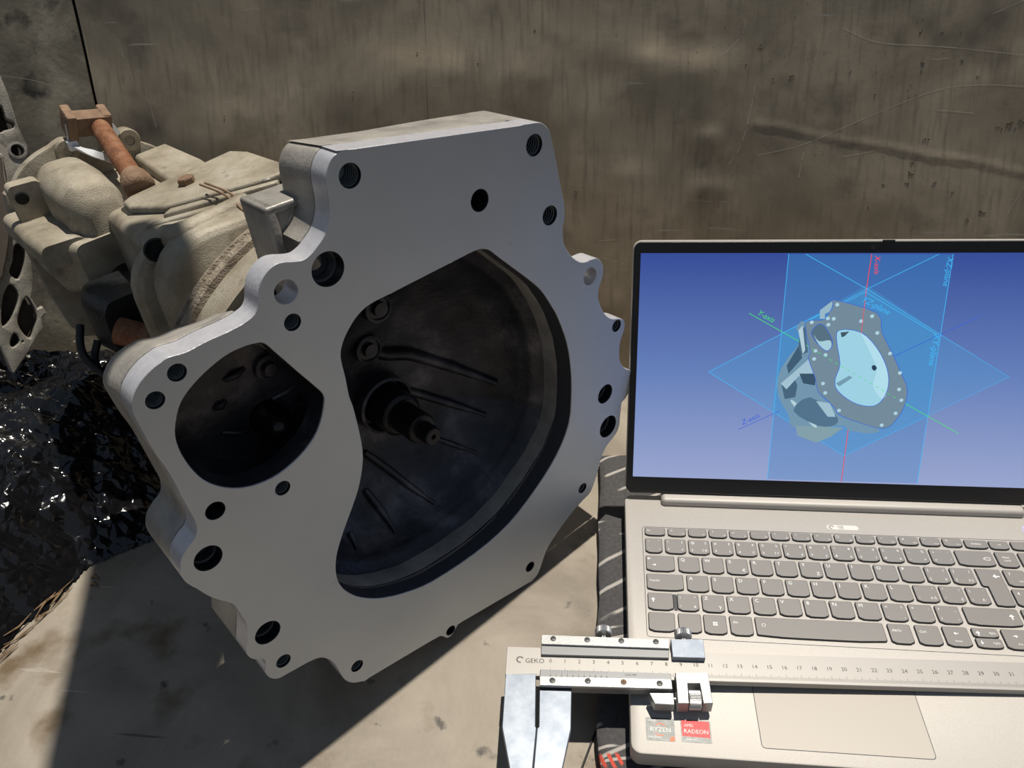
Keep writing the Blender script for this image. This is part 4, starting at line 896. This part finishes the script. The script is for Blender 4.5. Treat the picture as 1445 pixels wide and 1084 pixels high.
key(37.6, 53.6, 126.3, 15.6, tl='|', tr='*', bl='\\', br='&', s=2.8)
for i, t in enumerate('ZXCVBNM'): x = 55.9 + i * P0_; key(x, x + 16.6, 126.3, 15.6, tl=t, br={'Z': 'Y'}.get(t), s=4.2)
for i, (a, b, c, d) in enumerate((('<', '?', ',', ','), ('>', ':', '.', '.'), ('?', '_', '/', '-'))): x = 55.9 + (7 + i) * P0_; key(x, x + 16.6, 126.3, 15.6, tl=a, tr=b, bl=c, br=d, s=3.4)
KD.append((243.8, 281.6, 126.3, 15.6, [('^', 276, 119, 4.6, 0, 'CENTER')]))
# bottom row
for (a, b, t) in ((15.3, 34.6, None), (37.1, 53.8, None), (55.5, 72.0, 'win'), (74.3, 90.7, 'Alt'), (186.0, 201.8, 'AltGr'), (204.8, 221.3, 'Ctrl')):
    it = []
    if t == 'win': it = [('win', (a + b) / 2, 100.5, 3, 0, 'CENTER')]
    elif t: it = [(t, a + 2.4, 102.6, 2.9, 0, 'LEFT')]
    KD.append((a, b, 108.3, 16.6, it))
KD.append((92.7, 183.2, 108.4, 16.8, [('o', 98.5, 101.5, 3.0, 0, 'CENTER')]))
KD.append((223.6, 240.8, 108.3, 16.6, [('<-', 232, 102.6, 3.2, 0, 'CENTER'), ('Home', 232, 96.2, 2.0, 0, 'CENTER')]))
KD.append((243.6, 261.2, 108.3, 7.9, [('^', 247.4, 103.6, 4.0, 0, 'CENTER'), ('PgUp', 259.5, 104.2, 2.1, 0, 'RIGHT')]))
KD.append((243.6, 261.2, 100.0, 8.3, [('v', 247.4, 96.2, 3.0, 0, 'CENTER'), ('PgDn', 259.5, 95.9, 2.1, 0, 'RIGHT')]))
KD.append((263.5, 281.0, 108.3, 16.6, [('->', 272, 102.6, 3.2, 0, 'CENTER'), ('End', 273, 96.2, 2.0, 0, 'CENTER')]))
# number pad
pad = [('7', 'Home', 285.6, 162.9), ('8', '^', 303.6, 162.9), ('9', 'PgUp', 321.2, 162.9), ('4', '<', 285.0, 144.6), ('5', '', 303.2, 144.6), ('6', '>', 321.0, 144.6), ('1', 'End', 284.2, 126.2), ('2', 'v', 302.6, 126.2), ('3', 'PgDn', 320.6, 126.2), ('0', 'Ins', 284, 108.3), ('.', 'Del', 302.6, 108.3), ('Enter', '', 320.6, 108.3)]
for a, b, x, y in pad:
    KD.append((x, x + 15.4, y, 15.6, [(a, x + 3.0, y - 4.2, 3.8, 0, 'LEFT')] + ([(b, x + 13.6, y - 10.8, 2.0, 0, 'RIGHT')] if b else [])))
def key_loop(x0, x1, yt, h, d=0.0):
    """rounded corners, softly bowed lower edge"""
    w = x1 - x0; r = 1.3; sag = min(1.2, h * .09); out = []
    for (cx, cy, a0) in ((w - r, -r, 0), (r, -r, 90)):
        for i in range(4):
            a = math.radians(a0 + 30 * i); out.append((cx + r * math.cos(a), cy + r * math.sin(a)))
    y0 = -h + sag
    out += [(0, y0 + 1.5), (.3, y0 + .5), (1.1, y0 + .02)]
    out += [(w * t, -h + sag * (2 * t - 1) ** 4 * .9) for t in (.2, .35, .5, .65, .8)]
    out += [(w - 1.1, y0 + .02), (w - .3, y0 + .5), (w, y0 + 1.5)]
    cx, cy = w / 2, -h / 2
    return [(x - d * (1 if x > cx else -1) * (abs(x - cx) > 1.5), y - d * (1 if y > cy else -1)) for x, y in out]
def key_mesh(x0, x1, yt, h, loop=None):
    k = (round(x1 - x0, 1), round(h, 1))
    if loop is None and k in KEY_MESH: return KEY_MESH[k]
    bm = bmesh.new(); L0 = loop or key_loop(x0, x1, yt, h)
    cx = sum(p[0] for p in L0) / len(L0); cy = sum(p[1] for p in L0) / len(L0)
    ins = lambda q, d: (q[0] - d * max(-1, min(1, (q[0] - cx) / 3)), q[1] - d * max(-1, min(1, (q[1] - cy) / 3)))
    rings = []
    for d, z_ in ((0, -.4), (0, 1.15), (.42, 1.5)): rings.append([bm.verts.new((*(ins(q, d) if d else q), z_)) for q in L0])
    for a, b in zip(rings, rings[1:]):
        for i in range(len(a)): f = bm.faces.new((a[i], a[(i + 1) % len(a)], b[(i + 1) % len(a)], b[i])); f.material_index = 1
    bm.faces.new(rings[-1])
    bmesh.ops.recalc_face_normals(bm, faces=bm.faces)
    for v in bm.verts: v.co *= S
    me = bpy.data.meshes.new('key'); bm.to_mesh(me); bm.free(); me.materials.append(M['key']); me.materials.append(M['key_side'])
    KEY_MESH[k] = me
    return me
def arrow_bm(kind, x, y, s):
    bm = bmesh.new()
    def poly(pts): bm.faces.new([bm.verts.new((x + a * s, y + b * s, 0)) for a, b in pts])
    if kind in ('^', 'v', '<-', '->'):
        T = {'^': 0, '<-': 90, 'v': 180, '->': 270}[kind]; ca, sa = math.cos(math.radians(T)), math.sin(math.radians(T))
        rt = lambda a, b: (a * ca - b * sa, a * sa + b * ca)
        poly([rt(0, .5), rt(-.42, .05), rt(.42, .05)]); poly([rt(-.1, .05), rt(-.1, -.5), rt(.1, -.5), rt(.1, .05)])
    elif kind == 'win':
        for a in (-.52, .06):
            for b in (-.52, .06): poly([(a, b), (a + .46, b), (a + .46, b + .46), (a, b + .46)])
    elif kind == '<x':
        poly([(-1, 0), (-.5, .45), (-.4, .35), (-.75, 0), (-.4, -.35), (-.5, -.45)]); poly([(-.5, .45), (.7, .45), (.7, .3), (-.45, .3)]); poly([(-.5, -.45), (-.45, -.3), (.7, -.3), (.7, -.45)]); poly([(.7, .45), (.7, -.45), (.58, -.45), (.58, .45)])
    elif kind == 'o':
        for q in range(10):
            a, b = 2 * PI * q / 10, 2 * PI * (q + .7) / 10
            poly([(.5 * math.cos(a), .5 * math.sin(a)), (.5 * math.cos(b), .5 * math.sin(b)), (.36 * math.cos(b), .36 * math.sin(b)), (.36 * math.cos(a), .36 * math.sin(a))])
    return bm
def key_obj(x0, x1, yt, h, items, loop=None):
    o = link('key', key_mesh(x0, x1, yt, h, loop), None, LP, (x0, yt, ZB))
    if items:
        bm = bmesh.new()
        for it in items:
            s, x, y, size, rot, al = it
            if s in ('^', 'v', '<-', '->', 'win', '<x', 'o') and not (s == '^' and al != 'CENTER'):
                b2 = arrow_bm(s, x - x0, y - yt, size)
            else: b2 = text_mesh([(s, x - x0, y - yt, size, rot, al)])
            me = bpy.data.meshes.new('t'); b2.to_mesh(me); b2.free(); bm.from_mesh(me); bpy.data.meshes.remove(me)
        for v in bm.verts: v.co.z = 1.55
        bm_obj('legend', bm, M['legend'], o, smooth=0)
for (x0, x1, yt, h, it) in KD: key_obj(x0, x1, yt, h, it)
# the tall bent enter key
eb = [(265.8, 162.9), (283.4, 162.9), (283.4, 130.0), (282.4, 128.8), (277, 128.4), (270.6, 128.9), (269.8, 130), (269.8, 146.6), (266.6, 146.9), (265.8, 148)]
key_obj(265.8, 283.4, 162.9, 34.6, [('<-', 279, 156, 5.0, 0, 'CENTER')], [(a - 265.8, b - 162.9) for a, b in eb])
bm = bmesh.new(); add_box(bm, (34.9, 111.6, ZB - .2), (37.4, 126.0, ZB + .5), 0); bm_obj('key_slot', bm, M['key_side'], LP, smooth=0)
# certification badge, power button, stickers
flat('badge', [rrect(164.8, 199.3, 190.0, 204.3, 2.4)], ZB - .05, ZB + .08, mat('pale_badge', (.62, .59, .555), .1, .5), LP, smooth=0)
bm = bmesh.new()
for r_ in (2.0, 1.2):
    L = circ(168.6, 201.8, r_, 24); ribbon(bm, L[:20], .35, ZB + .12)
bm2 = text_mesh([('DOLBY', 173.5, 203.0, 1.5, 0, 'LEFT'), ('AUDIO', 173.5, 201.6, 1.5, 0, 'LEFT'), ('speaker', 174.5, 200.2, 1.3, 0, 'LEFT')])
for v in bm2.verts: v.co.z = ZB + .12
me = bpy.data.meshes.new('t'); bm2.to_mesh(me); bm2.free(); bm.from_mesh(me); bpy.data.meshes.remove(me)
bm_obj('badge_print', bm, M['ink'], LP, smooth=0)
bm = bmesh.new(); add_lathe(bm, [(6.2, ZB - .3), (6.2, ZB + .35), (5.6, ZB + .5), (5.5, ZB + .3), (.1, ZB + .3)], (325.5, 205.5, 0), (0, 0, 1), 36); pb = bm_obj('power_button', bm, M['silver'], LP)
bm = bmesh.new(); add_lathe(bm, [(6.9, ZB + .1), (6.3, ZB + .15)], (325.5, 205.5, 0), (0, 0, 1), 40); bm_obj('button_ring', bm, M['led'], pb)
s1 = flat('sticker', [rrect(10.2, 9.3, 28.8, 25.0, .6)], ZB - .02, ZB + .12, M['st_grey'], LP, smooth=0); s1['label'] = 'grey processor sticker'
bm = text_mesh([('AMD', 12, 23.0, 2.4, 0, 'LEFT'), ('RYZEN', 19.6, 16.9, 4.4, 0, 'CENTER'), ('5000 SERIES', 11.4, 11.6, 1.7, 0, 'LEFT')])
for v in bm.verts: v.co.z = ZB + .16
bm_obj('sticker_print', bm, M['white'], s1, smooth=0)
bm = bmesh.new(); L = circ(19.4, 17.0, 4.1, 30)
ribbon(bm, L[3:12], .7, ZB + .15); ribbon(bm, L[18:26], .7, ZB + .15); bm.faces.new([bm.verts.new((a, b, ZB + .15)) for a, b in ((25, 9.6), (28.5, 9.6), (28.5, 12.8), (25.8, 12.2))])
bm_obj('sticker_ring', bm, M['st_orange'], s1, smooth=0)
s2 = flat('sticker', [rrect(32.8, 9.6, 52.2, 25.0, .6)], ZB - .02, ZB + .12, M['st_grey'], LP, smooth=0); s2['label'] = 'red graphics sticker'
rd = flat('sticker_red', [[(33.4, 13.6), (51.4, 13.2), (51.4, 24.4), (33.4, 24.4)]], ZB + .11, ZB + .15, M['st_red'], s2, smooth=0)
bm = text_mesh([('AMD', 35, 21.0, 2.8, 0, 'LEFT'), ('RADEON', 42.6, 17.0, 3.9, 0, 'CENTER'), ('GRAPHICS', 35, 11.4, 1.7, 0, 'LEFT')])
for v in bm.verts: v.co.z = ZB + .18
bm_obj('sticker_print', bm, M['white'], s2, smooth=0)
# hinge bar and lid
bm = bmesh.new(); add_box(bm, (31, 219.6, ZB - 4), (326, 236, ZB + 6.2), 3.6, 5); hb = bm_obj('hinge_bar', bm, M['silver'], LP, smooth=50)
LID = empty('lid'); LID.parent = LP; LID.location = Vector((0, 226, ZB)) * S
LID.rotation_euler = (PI / 2 - TH, 0, 0)          # local x along, y up the lid, z towards the viewer
LH_ = LID_D0 + 193.6 + 9.5
flat('lid_shell', [rrect(0, 6.6, LW, LH_, 7)], -5.2, -.9, M['silver'], LID, bevel=1.2, seg=3)
flat('bezel', [rrect(.9, 7.0, LW - .9, LH_ - .8, 6.2)], -1.0, -.15, M['bezel'], LID, bevel=.3)
bm = bmesh.new(); add_box(bm, (4, 6.9, -1), (LW - 4, 8.4, .25), .3); bm_obj('bezel_lip', bm, M['rubber'], LID)
bm = bmesh.new(); add_lathe(bm, [(2.0, -.12), (2.0, .05), (1.7, .08), (1.2, .0), (.1, .0)], (LW / 2, LID_D0 + 193.6 + 4.6, 0), (0, 0, 1), 24); bm_obj('webcam', bm, M['ink'], LID)
bm = bmesh.new(); add_box(bm, (LW / 2 + 6, LH_ - 1.6, -1), (LW / 2 + 15, LH_ + .3, .15), .3); bm_obj('camera_shutter', bm, M['bezel'], LID)
# screen panel (gives off light)
sm = bpy.data.materials.new('lit_screen'); sm.use_nodes = True; N = sm.node_tree.nodes; K = sm.node_tree.links; b = N['Principled BSDF']
b.inputs['Base Color'].default_value = (.012, .012, .015, 1); b.inputs['Roughness'].default_value = .4; b.inputs['Emission Strength'].default_value = 1.0
t = N.new('ShaderNodeTexCoord'); sp_ = N.new('ShaderNodeSeparateXYZ'); K.new(t.outputs['Object'], sp_.inputs[0])
mr2 = N.new('ShaderNodeMapRange'); mr2.inputs[1].default_value = 0; mr2.inputs[2].default_value = .1936; K.new(sp_.outputs['Y'], mr2.inputs[0])
cr = N.new('ShaderNodeValToRGB'); K.new(mr2.outputs[0], cr.inputs[0])
cr.color_ramp.elements[0].position = 0; cr.color_ramp.elements[0].color = (*srgb(150, 163, 204), 1)
cr.color_ramp.elements[1].position = 1; cr.color_ramp.elements[1].color = (*srgb(48, 72, 148), 1)
e = cr.color_ramp.elements.new(.5); e.color = (*srgb(98, 125, 184), 1)
K.new(cr.outputs[0], b.inputs['Emission Color'])
SCR = flat('screen', [[(0, 0), (344.2, 0), (344.2, 193.6), (0, 193.6)]], -.4, 0, sm, LID, smooth=0)
SCR.location = Vector((6.2, LID_D0, .05)) * S
def scr_poly(name, loops, z, m):
    bm = bmesh.new()
    for L in loops: bm.faces.new([bm.verts.new((p[0], p[1], z)) for p in L])
    bmesh.ops.triangulate(bm, faces=bm.faces)
    for v in bm.verts: v.co *= S
    me = bpy.data.meshes.new(name); bm.to_mesh(me); bm.free(); return link(name, me, m, SCR)
pa = screen_mat('screen_plane_blue', srgb(58, 128, 190), 1.0, .42)
pb_ = screen_mat('screen_plane_cyan', srgb(70, 150, 205), 1.0, .30)
scr_poly('drawn_plane', [SC_PL['A']], .06, pa); scr_poly('drawn_plane', [SC_PL['B']], .09, pb_); scr_poly('drawn_plane', [SC_PL['C']], .12, pb_)
def scr_lines(name, chains, w, z, m):
    for c_ in chains:
        bm = bmesh.new(); ribbon(bm, c_, w, z); bm_obj(name, bm, m, SCR, smooth=0)
cy_ = screen_mat('screen_cyan', srgb(64, 178, 240)); scr_lines('drawn_line', SC_LN['cyan'], .5, .16, cy_)
bl_ = screen_mat('screen_blue', srgb(52, 96, 210)); scr_lines('drawn_line', SC_LN['blue'], .5, .16, bl_)
gr_ = screen_mat('screen_green', srgb(70, 215, 110)); scr_lines('drawn_line', SC_LN['green'], .5, .16, gr_)
pal = {'BODY': (112, 148, 172), 'TAB': (150, 182, 198), 'FIN': (128, 158, 168), 'D1': (66, 98, 122), 'L1': (160, 192, 208), 'D2': (58, 90, 114), 'D3': (52, 80, 102), 'L2': (176, 206, 216), 'D4': (78, 112, 138), 'L3': (158, 190, 206), 'D5': (70, 104, 128), 'L4': (176, 204, 216), 'PLATE': (112, 136, 152), 'OPEN': (156, 208, 226), 'O4': (176, 220, 234), 'O1': (60, 84, 100), 'O2': (112, 152, 174), 'O3': (34, 60, 84), 'STA': (84, 110, 128), 'STA2': (164, 204, 216)}
zz_ = .2
for k_, c_ in pal.items():
    scr_poly('drawn_part', [catmull(SC_POLY[k_], 3) if k_ in ('PLATE', 'OPEN', 'STA', 'STA2', 'BODY', 'O3', 'O4', 'D4', 'L2') else SC_POLY[k_]], zz_, screen_mat('screen_' + k_.lower(), srgb(*c_))); zz_ += .012
scr_lines('drawn_edge', [[tuple(q) for q in catmull(c_[:-1], 3)] + [c_[0]] for c_ in (SC_LN['edge'][0], SC_LN['edge2'][0], SC_LN['edge3'][0])], .45, zz_ + .02, bl_)
scr_poly('drawn_holes', [circ(x, y, 1.5, 14) for x, y in SC_HOLE], zz_ + .03, screen_mat('screen_hole', srgb(172, 208, 224)))
rd_ = screen_mat('screen_red', srgb(236, 62, 66)); scr_lines('drawn_line', SC_LN['red'], .55, .16, rd_)
a_, b_ = SC_LN['red'][0][1], SC_LN['red'][1][0]; scr_lines('drawn_line', [[a_, b_]], .4, zz_ + .05, rd_)
a_, b_ = SC_LN['green'][0][1], SC_LN['green'][1][0]
dash = [[(a_[0] + (b_[0] - a_[0]) * t, a_[1] + (b_[1] - a_[1]) * t), (a_[0] + (b_[0] - a_[0]) * (t + .03), a_[1] + (b_[1] - a_[1]) * (t + .03))] for t in [i * .06 for i in range(16)]]
scr_lines('drawn_dash', dash, .4, zz_ + .05, gr_)
for k_, (p, q) in SC_TX.items():
    L = math.hypot(q[0] - p[0], q[1] - p[1]); ang = math.atan2(q[1] - p[1], q[0] - p[0])
    sz = L / (.52 * len(k_))
    bm = text_mesh([(k_, p[0], p[1], sz, ang, 'LEFT')], .28)
    for v in bm.verts: v.co.z = zz_ + .06
    bm_obj('drawn_label', bm, {'X': rd_, 'Y': gr_, 'Z': bl_}.get(k_[0] if 'axis' in k_ else '', cy_), SCR, smooth=0)

# ---------------------------------------------------------------- vernier caliper lying over the laptop
CL = empty('vernier_caliper', frame(CL_LOC, CL_ROT))
tag(CL, 'long steel vernier caliper lying across the laptop palm rest, jaws over the bench', 'caliper')
CL.location.z += .0007
flat('beam', [[(-31, 15.2), (345, 14.0), (345, -7.0), (-3.8, -7.4), (-31, -7)]], -5, 0, M['caliper_beam'], CL, bevel=.35)
fx = flat('fixed_jaw', [CL_FIX[3:] + [(-3.8, -5.8)]], -5.2, .15, M['caliper_jaw'], CL, bevel=.5)
flat('movable_jaw', [CL_MOV], -5.2, -.4, M['caliper_jaw'], CL, bevel=.5)
# engraved scale
bm = bmesh.new()
for i in range(0, 331):
    x = i * 1.0; hgt = 4.0 if i % 10 == 0 else (3.2 if i % 5 == 0 else 2.3)
    ribbon(bm, [(x, -4.9), (x, -4.9 + hgt)], .2, .05)
tag(bm_obj('scale_ticks', bm, M['ink'], CL, smooth=0), kind='stuff')
bm = text_mesh([(str(i), i * 10.0, 4.6, 4.0, 0, 'CENTER') for i in range(0, 34)])
for v in bm.verts: v.co.z = .05
bm_obj('scale_numerals', bm, M['ink'], CL, smooth=0)
bm = text_mesh([('GEKO', -17.8, 4.2, 5.0, 0, 'LEFT')])
for v in bm.verts: v.co.z = .05
gx, gy = -21.4, 5.0
for k in range(9):
    a = .6 + 2 * PI * k / 12; ribbon(bm, [(gx + 2.0 * math.cos(a), gy + 2.0 * math.sin(a)), (gx + 2.9 * math.cos(a), gy + 2.9 * math.sin(a))], .55, .05)
ribbon(bm, [(gx + 1.9 * math.cos(.5 + a * .1), gy + 1.9 * math.sin(.5 + a * .1)) for a in range(0, 46)], .5, .05)
bm_obj('logo_print', bm, M['ink'], CL, smooth=0)
# slider: upper and lower rails
def prism(name, loop, z0, z1, m, bev=.4, lab=None, par=CL):
    o = flat(name, [loop], z0, z1, m, par, bevel=bev)
    if lab: o['label'] = lab
    return o
prism('slider_rail', CL_UP, -6.0, 2.4, M['caliper_grey']); prism('rail_strip', CL_UPB, 2.3, 4.2, M['caliper'])
vr = prism('vernier_plate', CL_LOW, -6.0, 1.8, M['caliper_grey']); prism('rail_strip', CL_LOWB, 1.7, 4.2, M['caliper'])
bm = bmesh.new(); v0, v1, v2 = CL_VER
for i in range(21):
    t = i / 20; x = v0[0] + (v1[0] - v0[0]) * t; y = v0[1] + (v1[1] - v0[1]) * t; ribbon(bm, [(x, y + (1.2 if i % 2 == 0 else 1.8)), (x, y + 3.6)], .16, 1.86)
bm2 = text_mesh([(str(i % 10), v0[0] + (v1[0] - v0[0]) * i / 10, v0[1] - .2, 2.4, 0, 'CENTER') for i in range(11)] + [('0.05 MM', v2[0], v2[1] + .4, 2.2, 0, 'CENTER')])
for v in bm2.verts: v.co.z = 1.86
me = bpy.data.meshes.new('t'); bm2.to_mesh(me); bm2.free(); bm.from_mesh(me); bpy.data.meshes.remove(me)
tag(bm_obj('vernier_marks', bm, M['ink'], vr, smooth=0), kind='stuff')
for i, (x, y) in enumerate(CL_SCR):
    bm = bmesh.new(); add_lathe(bm, [(2.1, 4.0), (2.0, 4.55), (1.7, 4.7), (.1, 4.7)], (x, y, 0), (0, 0, 1), 20)
    s_ = bm_obj('screw', bm, M['rust_light'] if i == 6 else M['screw'], CL)
    bm = bmesh.new(); add_box(bm, (x - 1.2, y - .22, 4.5), (x + 1.2, y + .22, 4.78), 0); add_box(bm, (x - .22, y - 1.2, 4.5), (x + .22, y + 1.2, 4.78), 0); bm_obj('cross_slot', bm, M['ink'], s_, smooth=0)
prism('clamp_plate', CL_CU, -6.0, 4.6, M['caliper_jaw']); 
lo_ = CL_CLO; prism('clamp_fork', [lo_[0], lo_[1], lo_[2], (lo_[2][0] + .2, lo_[2][1] - 4), (lo_[3][0] + .1, lo_[3][1] - 4), lo_[4], lo_[5], (lo_[6][0], lo_[6][1] - 4), (lo_[7][0], lo_[7][1] - 4)], -6.0, 4.6, M['caliper'])
prism('slider_foot', CL_BLK, -5.5, 2.8, M['caliper'], .5)
wx = sum(p[0] for p in CL_WHEEL) / 4; wy = sum(p[1] for p in CL_WHEEL) / 4; hw = 4.0
bm = bmesh.new(); add_lathe(bm, [(1.5, -hw), (5.6, -hw), (6.2, -hw + .5), (6.2, hw - .5), (5.6, hw), (1.5, hw)], (wx, wy, .4), (1, 0, 0), 72, knurl=.05)
bm_obj('adjusting_wheel', bm, M['chrome'], CL, smooth=20)['label'] = 'small knurled chrome wheel'
bm = bmesh.new(); add_tube(bm, [(CL_BLK[1][0] - 3, wy + 1, -1), (CL_CLO[1][0] - 2, wy + 1, -1)], 1.2, 10); bm_obj('adjusting_screw', bm, M['chrome'], CL)
for (x, y) in CL_LOCK:
    bm = bmesh.new(); add_lathe(bm, [(1.6, -6), (1.6, 1.2), (5.4, 1.2), (6.1, 1.8), (6.1, 6.0), (5.6, 6.8), (3.0, 7.2), (.1, 7.4)], (x, y + 1, -.2), (0, 1, 0), 64, knurl=.06)
    bm_obj('lock_screw', bm, M['chrome'], CL, smooth=20)

# ---------------------------------------------------------------- thin cord beside the cloth
bm = bmesh.new(); add_tube(bm, catmull([(-17, 52, -33.6), (-19.5, 40, -33.6), (-25, 24, -33.6), (-33, 0, -33.6), (-40, -25, -33.6), (-60, -70, -33.6)], 6, False), .75, 8)
tag(bm_obj('cord', bm, M['rubber'], smooth=60), 'thin black cord lying on the bench beside the cloth edge', 'cord')
